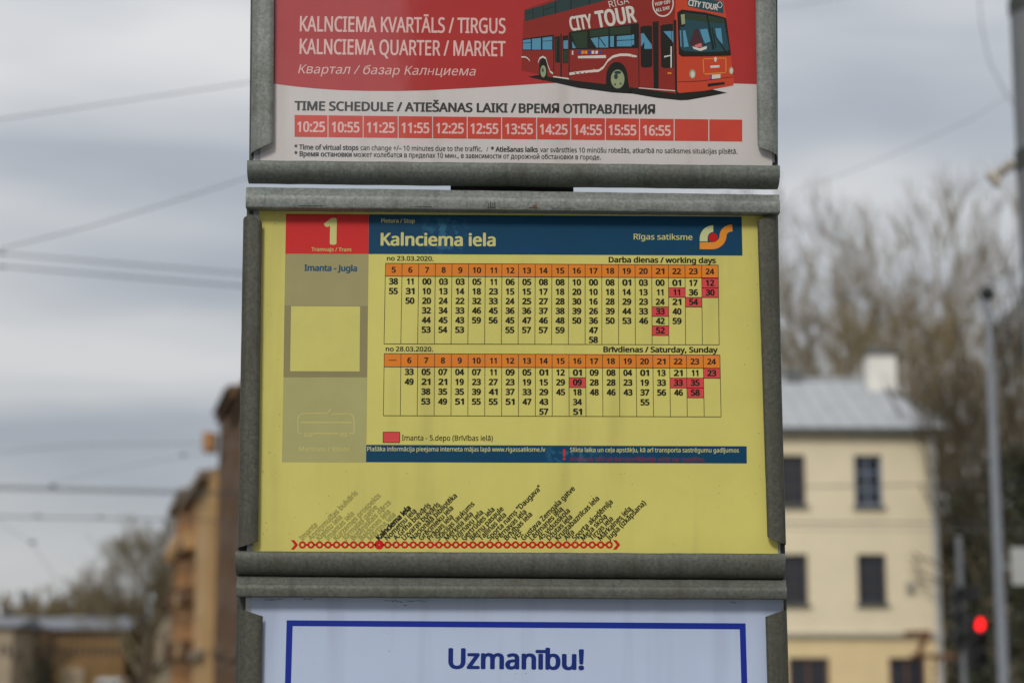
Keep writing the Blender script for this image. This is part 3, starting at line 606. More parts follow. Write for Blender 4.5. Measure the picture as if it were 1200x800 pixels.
bit('printed_legend', 'print_black', lambda mb: put_text(mb, 'Imanta - 5.depo (Brīvības ielā)', (471, 515.8), (577.5, 516.2), 6.2, bold=.015))
bit('blue_footer', 'print_blue', lambda mb: quadpx(mb, [(429.2, 520.9), (874.9, 522.6), (875.1, 542.7), (429, 541.2)]))
bit('printed_notice', 'print_pale_yellow', lambda mb: put_text(mb, 'Plašāka informācija pieejama interneta mājas lapā www.rigassatiksme.lv', (430.4, 528.2), (639, 528.9), 5.0, bold=.02))
bit('printed_notice', 'print_pale_yellow', lambda mb: put_text(mb, 'Slikta laika un ceļa apstākļu, kā arī transporta sastrēgumu gadījumos', (668, 529.2), (865.9, 529.8), 5.0, bold=.02))
bit('printed_notice', 'print_faint_red', lambda mb: put_text(mb, 'atiešanas laiki un transportlīdzekļa veids var mainīties.', (668, 539.6), (826, 540.2), 4.9, bold=.02))
bit('exclamation_mark', 'print_red', lambda mb: put_text(mb, '!', (659.6, 538.1), (662.6, 538.1), 11.6, bold=.06))
def Tm(pts): return [(270 + x / 3.636, 390 + y / 3.636) for x, y in pts]
def tram(mb):
    def pl(pts, wd=1.1):
        q = Tm(pts)
        for a, b in zip(q, q[1:]): linepx(mb, a, b, wd)
    pl([(306, 428), (288, 425), (287, 370), (290, 355), (298, 346), (312, 342), (413, 342), (428, 322)]); pl([(432, 345), (500, 343), (514, 346), (523, 355), (527, 370), (527, 425), (505, 428)])
    pl([(352, 427), (460, 428)]); pl([(300, 381), (515, 381)], 1.4)
    for x in (322, 342, 475, 490): c = Tm([(x, 433)])[0]; ringpx(mb, c, 1.4, 2.4, n=14)
bit('tram_pictogram', 'print_dim_yellow', tram)
bit('printed_caption', 'print_dim_yellow', lambda mb: put_text(mb, 'Maršruts / Route', (350.3, 528.3), (409.7, 528.6), 5.2, bold=.035))
stops = ['Imanta', 'Anniņmuižas bulvāris', 'Kleistu iela', 'Imantas iela', 'Kurzemes prospekts', 'Jūrmalas gatve', 'Botāniskais dārzs', 'Baldones iela', 'Mārtiņa iela', 'Kalnciema iela', 'Nometņu iela', 'A.Grīna bulvāris', 'Uzvaras bulvāris',
 'Nacionālā bibliotēka', 'Grēcinieku iela', 'Prāgas iela', 'Stacijas laukums', 'Merķeļa iela', 'Dzirnavu iela', 'Ģertrūdes iela', 'Bērnu pasaule', 'Tallinas iela', 'Sporta nams "Daugava"', 'Pērnavas iela', 'Brīvības iela', 'VEF',
 'Gustava Zemgala gatve', 'Lēdmanes iela', '45.vidusskola', 'Džutas iela', 'Krustabaznīcas iela', 'Alfa', 'Sporta akadēmija', 'Meža skola', 'Tirzas iela', 'Mārkalnes iela', 'Jugla (izkāpšana)']
def cxs(i): return 354.5 + 9.983 * i
cyl = 637.9
mb = MB()
for i in range(37):
    if i != 9: ringpx(mb, (cxs(i), cyl), 2.0, 4.3, n=18)
    if i < 36: linepx(mb, (cxs(i) + 4.0, cyl), (cxs(i + 1) - 4.0, cyl), 2.4)
ringpx(mb, (cxs(9), cyl), .8, 5.5, n=20)
for x, s_ in ((340.8, 1), (718.2, 1)):
    quadpx(mb, [(x, cyl - 5.6), (x + 4, cyl - 5.6), (x + 8.6, cyl), (x + 4.6, cyl)]); quadpx(mb, [(x + 4.6, cyl), (x + 8.6, cyl), (x + 4, cyl + 5.6), (x, cyl + 5.6)])
mb.build('red_route_line', M['print_line_red'], p2)
for i, s_ in enumerate(stops):
    vs, fs = text2d(s_)
    ww = max(v[0] for v in vs) - min(v[0] for v in vs); ln = ww * 5.6 * (1.04 if i == 9 else 1)
    a = (cxs(i) - .2, 633.2); c45 = .7071
    mb = MB(); put_text(mb, s_, a, (a[0] + ln * c45, a[1] - ln * c45), 6.1, bold=.10 if i == 9 else .05); mb.build('printed_stop', M['print_dim' if i < 9 else 'print_black'], p2)

# ---- bottom board (attention notice)
b3 = thing('notice_board', P(600, 1120), 'lowest metal framed board with the white notice reading Uzmanību!', 'notice board', 'metal framed boards stacked on the tram stop pole')
sheet(b3, 'back_tray', [(277.5, 690), (922, 693), (935, 1130), (268, 1130)], .0035, .011, M['tray'])
sheet(b3, 'plastic_sleeve', [(288, 692), (918, 695), (930, 1120), (280, 1120)], .0014, .0026, M['sleeve'])
p3 = sheet(b3, 'notice_poster', [(295, 692), (915, 696), (926, 1115), (288, 1115)], 0, .001, M['lilac'])
rail(b3, 'top_rail', UPP, (277, 674.8, 699), (922, 679, 702), M['galv_mid'])
rail(b3, 'bottom_rail', LOB, (268, 1104, 1134), (936, 1106, 1136), M['galv'])
clip(b3, (279, 268), (307.6, 300), [(0, 712), (1, 721.5)], [(0, 1100), (1, 1092)], M['galv_dark'], 1)
clip(b3, (924, 936), (897.6, 908), [(0, 713.6), (.5, 717), (1, 722)], [(0, 1100), (1, 1092)], M['galv_dark'], -1)
mb = MB()
o_ = [(336, 726.2), (873.6, 729.8), (884, 1085), (326, 1085)]; i_ = [(343, 733), (866.8, 736.8), (877, 1078), (333, 1078)]
for k in range(4): quadpx(mb, [o_[k], o_[(k + 1) % 4], i_[(k + 1) % 4], i_[k]])
mb.build('blue_border', M['navy'], p3)
mb = MB(); put_text(mb, 'Uzmanību!', (525.2, 782.2), (684.5, 783.6), 22.8, bold=.06); mb.build('printed_heading', M['navy_text'], p3)
# scuffs along the top of the notice, a rust spot and dents on the rail
mb = MB()
for x0, x1, yy in ((310, 322, 702.3), (323, 333, 701.8), (450, 463, 703.4), (464, 471, 704.6), (476, 499, 703.7), (473, 476, 709), (855, 862, 705.5), (355, 366, 701.7)):
    x = x0
    while x < x1:
        l_ = rnd.uniform(.8, 2.6); yj = yy + rnd.uniform(-.5, .5); linepx(mb, (x, yj), (x + l_, yj + rnd.uniform(-.4, .4)), rnd.uniform(.3, .9)); x += l_ + rnd.uniform(0, 1)
for _ in range(14): discpx(mb, (rnd.uniform(300, 890), rnd.uniform(702, 798)), rnd.uniform(.3, .7), rnd.uniform(.3, .6), n=7)
mb.build('scuff_marks', M['grime'], p3)
mb = MB()
for _ in range(26): discpx(mb, (rnd.uniform(308, 890), rnd.uniform(545, 630)), rnd.uniform(.25, .6), rnd.uniform(.25, .5), y=-.0004, n=7)
for _ in range(20): discpx(mb, (rnd.uniform(308, 332), rnd.uniform(255, 630)), rnd.uniform(.25, .6), rnd.uniform(.25, .6), y=-.0004, n=7)
for _ in range(12): discpx(mb, (rnd.uniform(872, 892), rnd.uniform(265, 620)), rnd.uniform(.25, .6), rnd.uniform(.25, .6), y=-.0004, n=7)
mb.build('dirt_specks', M['grime'], p2)

fy = -.0150
def railmark(name, m, polys):
    mb = MB()
    for p in polys: mb.poly([P(a, b, fy) for a, b in p][::-1])
    o = mb.build(name, m, b2); o['kind'] = 'stuff'; return o
railmark('grime_marks', M['grime'], [[(x + rnd.uniform(-.4, .4), y - h), (x + w_, y - h + rnd.uniform(0, 1)), (x + w_ + rnd.uniform(-.5, .5), y), (x, y - rnd.uniform(0, .6))] for x, y, w_, h in
    ((572.2, 243.5, .7, 6), (574.5, 243.5, 1.0, 7.5), (577.2, 243.5, .6, 6), (579.4, 243.6, .8, 7), (571, 243.6, 9, .9), (620, 244.2, 14, 1.1), (585, 243.8, 20, .7), (645, 244.6, 30, .8), (700, 245.2, 18, .7), (745, 246, 40, .6), (350, 241.5, 30, .7), (480, 242.8, 26, .8))])
railmark('rust_spot', M['rust'], [[(626.5 + 3.0 * cos(k / 9 * 2 * pi) * rnd.uniform(.75, 1.1), 242 + 2.0 * sin(k / 9 * 2 * pi) * rnd.uniform(.75, 1.1)) for k in range(9)]])
# ---- the pole behind the boards
pt = thing('stop_pole', Vector((P(600, 400).x, .06, 0)), 'dark steel pole behind the three metal framed boards', 'pole')
x0, x1 = P(528, 216, .02).x, P(672, 216, .02).x
MB().tube([(P(600, 400).x, .075, 0), (P(600, 400).x, .075, 2.75)], .045, 20).build('post', M['post'], pt)
for z0 in (P(600, -120).z, P(600, 215).z, P(600, 450).z, P(600, 676).z, P(600, 950).z):
    MB().box(x0, x1, .0195, .034, z0 - .02, z0 + .02).build('bracket', M['post'], pt)

# ------------------------------------------------------------------ buildings
def wall(mb, O, ux, wd, ht, holes, th=.35, nrm=None):
    """a wall with real openings. O corner, ux unit along, nrm outward normal; holes = (x0,x1,z0,z1)"""
    xs_ = sorted({0, wd} | {h[0] for h in holes} | {h[1] for h in holes}); zs_ = sorted({0, ht} | {h[2] for h in holes} | {h[3] for h in holes})
    Z = Vector((0, 0, 1))
    for i in range(len(xs_) - 1):
        for j in range(len(zs_) - 1):
            cx, cz = (xs_[i] + xs_[i + 1]) / 2, (zs_[j] + zs_[j + 1]) / 2
            if any(h[0] < cx < h[1] and h[2] < cz < h[3] for h in holes): continue
            mb.poly([O + ux * xs_[i] + Z * zs_[j], O + ux * xs_[i + 1] + Z * zs_[j], O + ux * xs_[i + 1] + Z * zs_[j + 1], O + ux * xs_[i] + Z * zs_[j + 1]])
    for h in holes:
        c = [O + ux * h[0] + Z * h[2], O + ux * h[1] + Z * h[2], O + ux * h[1] + Z * h[3], O + ux * h[0] + Z * h[3]]
        for k in range(4): a, b = c[k], c[(k + 1) % 4]; mb.poly([a, b, b - nrm * th, a - nrm * th])
WC = {}
def window(parent, O, ux, nrm, x0, x1, z0, z1, fm, nx=2, nz=3, sill=True, inset=.2):
    """glass pane recessed in its opening, with frame and mullions as a sub-part (meshes shared between equal windows)"""
    wd, ht = x1 - x0, z1 - z0; key = (round(wd, 2), round(ht, 2), fm, nx, nz)
    if key not in WC:
        g = MB().box(0, wd, -.01, .01, 0, ht)
        f = MB(); b = .09
        f.box(0, wd, -.05, -.012, 0, b); f.box(0, wd, -.05, -.012, ht - b, ht); f.box(0, b, -.049, -.012, b, ht - b); f.box(wd - b, wd, -.049, -.012, b, ht - b)
        for k in range(1, nx): f.box(wd * k / nx - .035, wd * k / nx + .035, -.046, -.012, b, ht - b)
        for k in range(1, nz): f.box(b, wd - b, -.043, -.013, ht * k / nz - .03, ht * k / nz + .03)
        s_ = MB().box(-.08, wd + .08, -.34, .0, -.07, 0)
        WC[key] = (g.mesh('window', M['glass']), f.mesh('frame', M[fm]), s_.mesh('sill', M['zincdark']))
    g, f, s_ = WC[key]
    o = bpy.data.objects.new('window', g); COL.objects.link(o); o.parent = parent
    base = O + ux * x0 + Vector((0, 0, z0)) - nrm * inset - parent.location
    o.location = base; o.rotation_euler = (0, 0, math.atan2(ux.y, ux.x))
    q = bpy.data.objects.new('frame', f); COL.objects.link(q); q.parent = o
    if sill: q = bpy.data.objects.new('sill', s_); COL.objects.link(q); q.parent = o
XX, NY = Vector((1, 0, 0)), Vector((0, -1, 0))

# cream house on the right (two upper floors over an ochre ground floor)
HY = 66.0
def hx(px, py): return P(px, py, HY).x
def hz(py, px=1000): return P(px, py, HY).z
xl, xr = hx(640, 700), hx(1103, 700)
ze, zs = hz(506), hz(743)
hs = thing('cream_house', Vector(((xl + xr) / 2, HY, 0)), 'cream rendered house with grey zinc roof and ochre ground floor', 'house')
O = Vector((xl, HY, 0)); W_ = xr - xl
ups = []; gnd = []
for (a, b, y0, y1) in ((1001, 1034, 533, 593), (911, 944, 533, 592), (1005, 1039, 649, 707.5), (913, 947, 649, 708)):
    ups.append((hx(a, (y0 + y1) / 2) - xl, hx(b, (y0 + y1) / 2) - xl, hz(y1), hz(y0)))
step = ups[0][0] - ups[1][0]
for k in range(1, 3):
    for r_ in (1, 3): ups.append((ups[r_][0] - step * k, ups[r_][1] - step * k, ups[r_][2], ups[r_][3]))
for a, b in ((924, 972), (1042, 1085), (832, 878), (740, 785)): gnd.append((hx(a, 785) - xl, hx(b, 785) - xl, .55, hz(770)))
mb = MB(); Oz = O + Vector((0, 0, zs)); wall(mb, Oz, XX, W_, ze - zs, [(a, b, c - zs, d - zs) for a, b, c, d in ups], .35, NY)
mb.poly([(xr, HY, zs), (xr, HY + 11, zs), (xr, HY + 11, ze), (xr, HY, ze)]); mb.poly([(xl, HY, zs), (xl, HY, ze), (xl, HY + 11, ze), (xl, HY + 11, zs)]); mb.poly([(xl, HY + 11, zs), (xl, HY + 11, ze), (xr, HY + 11, ze), (xr, HY + 11, zs)])
mb.build('upper_wall', M['cream'], hs)
mb = MB(); wall(mb, O, XX, W_, zs, gnd, .35, NY)
mb.poly([(xr, HY, -.12), (xr, HY + 11, -.12), (xr, HY + 11, zs), (xr, HY, zs)]); mb.poly([(xl, HY, -.12), (xl, HY, zs), (xl, HY + 11, zs), (xl, HY + 11, -.12)]); mb.poly([(xl, HY + 11, -.12), (xl, HY + 11, zs), (xr, HY + 11, zs), (xr, HY + 11, -.12)])
mb.build('ground_floor_wall', M['ochre'], hs)
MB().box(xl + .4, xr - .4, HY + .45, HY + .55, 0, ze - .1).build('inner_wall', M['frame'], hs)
for i, h in enumerate(ups): window(hs, O, XX, NY, *h, 'framegrey' if i == 0 else 'frame', 2, 3)
for i, h in enumerate(gnd): window(hs, O, XX, NY, *h, 'doorbrown', 2, 2, sill=False)
MB().box(xl - .05, xr + .06, HY - .14, HY - .002, zs - .09, zs + .06).build('string_course', M['cornice'], hs)
MB().box(xl - .4, xr + .42, HY - .42, HY - .002, ze - .04, ze + .10).box(xr + .002, xr + .42, HY - .002, HY + 11.4, ze - .04, ze + .10).build('gutter', M['zincdark'], hs)
MB().tube([(xr - .17, HY - .14, ze - .1), (xr - .17, HY - .14, 0)], .10, 10).build('downpipe', M['pipe'], hs)
# hipped zinc roof with standing seams
rz = P(1000, 446, HY + 5.5).z; e0, e1 = (xl - .4, HY - .45), (xr + .45, HY + 11.4); ym = HY + 5.5; rx = P(1022, 452, ym).x
hb = ze + .10
A0 = Vector((e0[0], e0[1], hb)); A1 = Vector((e1[0], e0[1], hb)); A2 = Vector((e1[0], e1[1], hb)); A3 = Vector((e0[0], e1[1], hb)); R0 = Vector((e0[0] + 3, ym, rz)); R1 = Vector((rx, ym, rz))
mb = MB(); mb.poly([A0, A1, R1, R0]); mb.poly([A1, A2, R1]); mb.poly([A2, A3, R0, R1]); mb.poly([A3, A0, R0]); mb.poly([A0, A3, A2, A1])
rf = mb.build('roof', M['zinc'], hs)
mb = MB(); k = e0[0] + .6
while k < e1[0] - .2:
    f_ = 1.0 if k < rx else (e1[0] - k) / (e1[0] - rx)
    if k > e0[0] + 3 or 1: 
        g_ = min(1, (k - e0[0]) / 3) * f_ if k < e0[0] + 3 else f_
        mb.tube([(k, e0[1], hb + .03), (k, e0[1] + (ym - e0[1]) * g_, hb + .03 + (rz - hb) * g_)], .010, 4)
    k += .62
mb.tube([A1 + Vector((0, 0, .03)), R1 + Vector((0, 0, .05))], .07, 5); mb.tube([R0 + Vector((0, 0, .04)), R1 + Vector((0, 0, .04))], .08, 5)
o = mb.build('standing_seams', M['zinc'], rf, off=tuple(hs.location)); o['kind'] = 'stuff'
cy = HY + 4.2; c0, c1 = P(1018, 450, cy).x, P(1051, 450, cy).x; ct = P(1035, 416, cy).z
ch = MB().box(c0, c1, cy, cy + .8, rz - 1.4, ct).build('chimney', M['chimney'], hs)
MB().box(c0 - .06, c1 + .06, cy - .06, cy + .86, ct, ct + .12).box(c0 + .1, c0 + .35, cy + .2, cy + .5, ct + .12, ct + .3).box(c0 + .5, c0 + .75, cy + .2, cy + .5, ct + .12, ct + .3).build('cap', M['zincdark'], ch, off=tuple(hs.location))
c2 = P(930, 440, ym).x
MB().box(c2 - .3, c2 + .3, ym - .3, ym + .3, rz - .2, rz + .35).build('roof_vent', M['zincdark'], hs)
q = P(1066, 686, HY - .02); MB().box(q.x - .14, q.x + .14, HY - .2, HY - .002, q.z - .16, q.z + .16).build('wall_lamp', M['cornice'], hs)
# rusty bracket by the corner of the house
q0, q1, q2, q3, q4 = P(1060, 742, 60), P(1090, 741, 60), P(1080, 752, 60), P(1078, 768, 60), P(1120, 769, 60)
bk = MB().tube([q0, q1], .085, 8).tube([P(1086, 741, 60), P(1080, 755, 60), P(1076, 768, 60)], [.13, .10, .07], 8).tube([P(1068, 767, 60), q4], .07, 8).tube([P(1094, 768, 60), P(1094, 880, 60)], .035, 6).build('street_bracket', M['rust'])
tag(own(bk), 'rust brown street bracket in front of the corner of the cream house', 'bracket')

# the row of tall houses down the street on the left
def row_house(name, label, t0, t1, wlat, H, m, cols, rows, roof_h, extra=None, roofm='tileroof', fm='frame', wl=.5):
    c = S((t0 + t1) / 2, wlat); th_ = thing(name, Vector((c.x, c.y, 0)), label, 'house')
    Ln = t1 - t0; ux = -U; nrm = -V; O = S(t1, wlat)
    holes = []; fh = (H - 1.0) / rows
    for i in range(cols):
        for j in range(rows):
            cx = Ln * (i + .5) / cols; ww = Ln / cols * wl / 2; holes.append((cx - ww, cx + ww, fh * j + fh * .32, fh * j + fh * .82))
    mb = MB(); wall(mb, O, ux, Ln, H, holes, .4, nrm)
    D = 13
    a, b, c_, d = S(t0, wlat), S(t1, wlat), S(t1, wlat + D), S(t0, wlat + D); Zh = Vector((0, 0, H))
    mb.poly([a, d, d + Zh, a + Zh]); mb.poly([b, b + Zh, c_ + Zh, c_]); mb.poly([d, c_, c_ + Zh, d + Zh])
    mb.build('wall', m, th_)
    k = Vector((0, 0, .5))
    for z0, pr in ((H - .5, .7 if m is not M['brown'] else .25), (fh * 1.05, .35 if m is not M['brown'] else .15)):
        lo = [S(t0 - .05, wlat - pr, z0), S(t1 + .05, wlat - pr, z0), S(t1 + .05, wlat - .003, z0), S(t0 - .05, wlat - .003, z0)]; hi = [v + k for v in lo]
        MB().add(lo + hi, [(0, 3, 2, 1), (4, 5, 6, 7), (0, 1, 5, 4), (1, 2, 6, 5), (2, 3, 7, 6), (3, 0, 4, 7)]).build('cornice', M['cornice_dark'] if m is not M['brown'] else M['brown'], th_)
    mb = MB(); r0 = [S(t0, wlat - .5, H + .004), S(t1, wlat - .5, H + .004), S(t1, wlat + D, H + .004), S(t0, wlat + D, H + .004)]; r1 = [S(t0, wlat + 3, H + roof_h), S(t1, wlat + 3, H + roof_h), S(t1, wlat + D - 3, H + roof_h), S(t0, wlat + D - 3, H + roof_h)]
    mb.add(r0 + r1, [(0, 1, 5, 4), (1, 2, 6, 5), (2, 3, 7, 6), (3, 0, 4, 7), (4, 5, 6, 7), (0, 3, 2, 1)]); mb.build('roof', M[roofm], th_)
    for h in holes: window(th_, O, ux, nrm, *h, fm, 2, 2, sill=False, inset=.25)
    if extra: extra(th_, H)
    return th_
def top_bits(th_, H):
    for t, w_, s_, h_, mm in ((110, 8.5, .42, 1.8, 'brown'), (105.5, 8.6, .35, .9, 'orange')):
        q = S(t, w_, H); mb = MB().box(q.x - s_, q.x + s_, q.y - s_, q.y + s_, H - .4, H + h_ * .7)
        k = s_ * 1.15; z = H + h_ * .7
        mb.add([(q.x - k, q.y - k, z), (q.x + k, q.y - k, z), (q.x + k, q.y + k, z), (q.x - k, q.y + k, z), (q.x, q.y, H + h_ * 1.2)], [(0, 1, 4), (1, 2, 4), (2, 3, 4), (3, 0, 4), (0, 3, 2, 1)])
        mb.build('roof_turret', M[mm], th_)
def corner_bits(th_, H):
    q = S(123, 7.4, 0); MB().box(q.x - .4, q.x + .3, q.y - .9, q.y + .9, 16.2, 17.3).build('corner_balcony', M['orange'], th_)
    q = S(117.5, 8.4, 0); MB().box(q.x - .4, q.x + .4, q.y - .5, q.y + .5, H, H + .8).build('chimney', M['brown'], th_)
row_house('brown_house', 'dark brown house with a pointed roof turret, nearest of the street row', 94, 112.6, 8.0, 16.9, M['brown'], 6, 5, .4, top_bits, wl=.4)
row_house('tall_corner_house', 'tall dark brown house with a small orange corner balcony in the street row', 113, 124.5, 8.0, 18.7, M['brown'], 3, 5, .4, corner_bits, wl=.4)
row_house('ochre_house', 'narrow light ochre house between the dark brown house and the orange one', 126, 140, 7.6, 15.4, M['orange2'], 3, 4, .5, wl=.35)
def balconies(th_, H, spots):  # added, mostly dark brown, to imitate the rows of bay shadows on the facade
    fh = (H - 1.0) / 4
    for j in (0, 1, 2, 3):
        for t in spots:
            a, b = S(t - 1.9, 7.8), S(t + 1.9, 7.8); n_ = -V * 1.0; z = fh * j + .35; mb = MB()
            lo = [a + n_, b + n_, b, a]
            for z0, z1, in_ in ((z, z + .18, 0), (z + .18, z + 1.15, .12)):
                q = [a + n_ * (1 - in_) + U * in_, b + n_ * (1 - in_) - U * in_, b - U * in_, a + U * in_]
                vs = [v_ + Vector((0, 0, z0)) for v_ in q] + [v_ + Vector((0, 0, z1)) for v_ in q]
                mb.add(vs, [(0, 3, 2, 1), (4, 5, 6, 7), (0, 1, 5, 4), (1, 2, 6, 5), (2, 3, 7, 6), (3, 0, 4, 7)])
            mb.build('balcony', M['brown'] if (j + int(t)) % 3 else M['orange2'], th_)
row_house('orange_house', 'orange brown street house with added dark balconies standing in for bay shadows next to the light ochre house', 140.2, 157.8, 7.8, 16.0, M['orange'], 4, 4, .5, lambda a, b: balconies(a, b, (144, 149, 154)), wl=.6)
row_house('far_orange_house', 'orange brown street house with added dark balconies standing in for bay shadows just before the small pale beige house', 158, 178, 7.8, 17.4, M['orange'], 4, 4, .5, lambda a, b: balconies(a, b, (162, 168, 174)), wl=.6)
row_house('beige_house', 'small pale beige street house farthest down the row, next to the bare tree', 196, 232, 8.0, 13.4, M['pale'], 5, 3, .8)

# low buildings far away at the lower left
def far_block(name, label, x0, x1, ye, yr, Y, m, roofm, wins=None, dep=14, lower=None):
    a, b = P(x0, 760, Y).x, P(x1, 760, Y).x; H = P(x0, ye, Y).z; Hr = P(x0, yr, Y + dep / 2).z
    t = thing(name, Vector(((a + b) / 2, Y, 0)), label, 'building'); O = Vector((a, Y, 0)); holes = []
    if wins:
        n, rows = wins
        for i in range(n):
            for (za, zb) in rows: cx = (b - a) * (i + .5) / n; ww = (b - a) / n * .25; holes.append((cx - ww, cx + ww, P(x0, za, Y).z, P(x0, zb, Y).z))
    mb = MB(); wall(mb, O, XX, b - a, H, holes, .3, NY)
    mb.poly([(b, Y, 0), (b, Y + dep, 0), (b, Y + dep, H), (b, Y, H)]); mb.poly([(a, Y, 0), (a, Y, H), (a, Y + dep, H), (a, Y + dep, 0)]); mb.poly([(a, Y + dep, 0), (a, Y + dep, H), (b, Y + dep, H), (b, Y + dep, 0)])
    mb.build('wall', m, t)
    if lower: MB().box(a + 1, a + (b - a) * .45, Y - .5, Y - .003, 0, P(x0, lower, Y).z).build('shopfront', M['pale'], t)
    mb = MB(); e = .6; mb.add([(a - e, Y - e, H + .003), (b + e, Y - e, H + .003), (b + e, Y + dep + e, H + .003), (a - e, Y + dep + e, H + .003), (a - e, Y + dep / 2, Hr), (b + e, Y + dep / 2, Hr)], [(0, 1, 5, 4), (2, 3, 4, 5), (1, 2, 5), (3, 0, 4), (0, 3, 2, 1)]); mb.build('roof', roofm, t)
    for h in holes: window(t, O, XX, NY, *h, 'frame', 2, 2, sill=False)
    return t
far_block('long_building', 'long low orange brown building with grey roof and rows of windows, far down the street', 63, 146, 737, 722, 215, M['mustard'], M['far_roof'], (12, ((768, 757), (750, 741))), lower=782)
far_block('pale_building', 'pale beige low building with grey roof at the left edge of the view', -40, 14, 734, 722, 205, M['pale'], M['far_roof'], (6, ((768, 755),)))
far_block('brick_building', 'low dull brown building with grey roof between the pale building and the dark tree', 16, 60, 735, 723, 225, M['brown'], M['far_roof'], (5, ((770, 757),)))
far_block('yellow_backyard_building', 'pale building half hidden behind the trees on the right', 1122, 1215, 612, 598, 110, M['pale'], M['zinc'], (5, ((700, 660), (760, 725))))
far_block('street_end_house', 'small orange brown house just left of the bare street tree trunk', 147, 163, 748, 738, 236, M['mustard'], M['tileroof'])

# the building across the street behind the photographer: mirrored in the glossy posters
ob = thing('opposite_building', Vector((11, -26, 0)), 'dull building across the street behind the viewer, seen only as a reflection', 'building')
O = Vector((22.5, -20, 0)); hl = [(1.2 + 3.2 * i, 2.7 + 3.2 * i, 3.4 * j + 1.2, 3.4 * j + 3.0) for i in range(7) for j in range(4)]
mb = MB(); wall(mb, O, -XX, 23.2, 15, hl, .3, Vector((0, 1, 0)))
mb.poly([(-.7, -20, 0), (-.7, -32, 0), (-.7, -32, 15), (-.7, -20, 15)]); mb.poly([(22.5, -20, 0), (22.5, -20, 15), (22.5, -32, 15), (22.5, -32, 0)]); mb.poly([(-.7, -32, 0), (22.5, -32, 0), (22.5, -32, 15), (-.7, -32, 15)])
mb.build('wall', M['brown'], ob); MB().box(-1, 22.8, -32.3, -19.7, 15, 15.4).build('roof', M['tileroof'], ob)
for h in hl: window(ob, O, -XX, Vector((0, 1, 0)), *h, 'frame', 2, 2, sill=False)

# ------------------------------------------------------------------ trees
def bare_tree(name, label, base, H, spread, seed, tm, nmain=9, depth=5, r0=.28, group='bare trees', trunk_frac=.22, ivy=0, kids=3, twig=.014, upw=.35, fan=0):
    rn = random.Random(seed); th_ = thing(name, base, label, 'tree', group); tk = MB(); cr_ = MB()
    def branch(p, d, ln, r, lv):
        n = 3 if lv < 2 else 2; pts = [p]; rs = [r]; q = p.copy(); dd = d.copy()
        for i in range(n):
            dd = (dd + Vector((rn.gauss(0, .12), rn.gauss(0, .12), rn.gauss(0, .08) + upw * .32))).normalized(); q = q + dd * ln / n; pts.append(q.copy()); rs.append(max(twig, r * (1 - .55 * (i + 1) / n)))
        (tk if lv == 0 else cr_).tube(pts, rs, 6 if lv < 2 else 3, caps=False)
        if lv >= depth: return
        m = kids + (1 if lv >= depth - 2 else 0)
        for k in range(m):
            f = rn.uniform(.35, 1.0) if k else 1.0; i = min(n - 1, int(f * n)); pp = pts[i].lerp(pts[i + 1], f * n - i) if f < 1 else pts[-1]
            a = rn.uniform(0, 2 * pi); t = rn.uniform(.25, .7)
            s_ = dd.cross(Vector((cos(a), sin(a), .3))).normalized(); nd = (dd * cos(t) + s_ * sin(t) + Vector((0, 0, upw * .3))).normalized()
            branch(pp, nd, ln * rn.uniform(.55, .78), max(twig, rs[i] * .62), lv + 1)
    pts = [base.copy()]; q = base.copy(); TH = H * trunk_frac; n = 5; full = H * .72
    for i in range(8):
        q = q + Vector((rn.gauss(0, .02 * H / 8), rn.gauss(0, .02 * H / 8), full / 8)); pts.append(q.copy())
    tk.tube(pts, [r0 * (1 - .85 * i / 8) for i in range(9)], 9, caps=True)
    for k in range(nmain):
        f = trunk_frac + (1 - trunk_frac) * (k + rn.random()) / nmain * .95; j = f * 8; i = min(7, int(j)); p = pts[i].lerp(pts[i + 1], j - i)
        a = 2.4 * k + rn.uniform(-.4, .4); el = rn.uniform(.5, 1.1) + .25 * f
        d = Vector((cos(a) * cos(el), sin(a) * cos(el), sin(el)))
        branch(p, d, spread * rn.uniform(.45, .62) * (1.15 - .55 * f), r0 * (.5 - .3 * f), 1)
    for k in range(fan):                # long limbs that fork low on the trunk and open like a fan
        f = rn.uniform(.30, .52); j = f * 8; i = min(7, int(j)); p = pts[i].lerp(pts[i + 1], j - i)
        a = 2.4 * k + rn.uniform(-.3, .3); el = .35 + 1.0 * ((k * .618) % 1)
        branch(p, Vector((cos(a) * cos(el), sin(a) * cos(el) * .8, sin(el))), H * rn.uniform(.30, .38), r0 * .42, 0)
    tk.build('trunk', M['bark'], th_); cr_.build('crown', tm, th_)
    if ivy:
        lf = MB()
        for _ in range(ivy):
            f = rn.random() * .9; j = f * 8; i = min(7, int(j)); c = pts[i].lerp(pts[i + 1], j - i); a = rn.uniform(0, 2 * pi); rr = abs(rn.gauss(0, 1)) * spread * .16 * (1.1 - f * .5); h_ = rn.uniform(-.5, .5)
            c = c + Vector((cos(a) * rr, sin(a) * rr, h_)); s_ = rn.uniform(.07, .16); u = Vector((rn.gauss(0, 1), rn.gauss(0, 1), rn.gauss(0, 1))).normalized(); v_ = u.cross(Vector((rn.gauss(0, 1), rn.gauss(0, 1), rn.gauss(0, 1)))).normalized()
            lf.add([c - u * s_, c + v_ * s_ * .7, c + u * s_, c - v_ * s_ * .7], [(0, 1, 2, 3)])
        o = lf.build('ivy', M['leaf'], th_); o['kind'] = 'stuff'
    return th_
def tb(px, Y): q = P(px, 811, Y); return Vector((q.x, Y, -.12))
def thgt(py, px, Y): return P(px, py, Y).z
GR = 'bare trees behind the cream house'
bare_tree('bare_tree', 'big bare brown tree rising straight behind the white chimney of the cream house', tb(1062, 96), thgt(308, 1045, 96), 9, 8, M['twig'], 10, 5, .42, GR, .4, kids=3, twig=.014, upw=.2, fan=14)
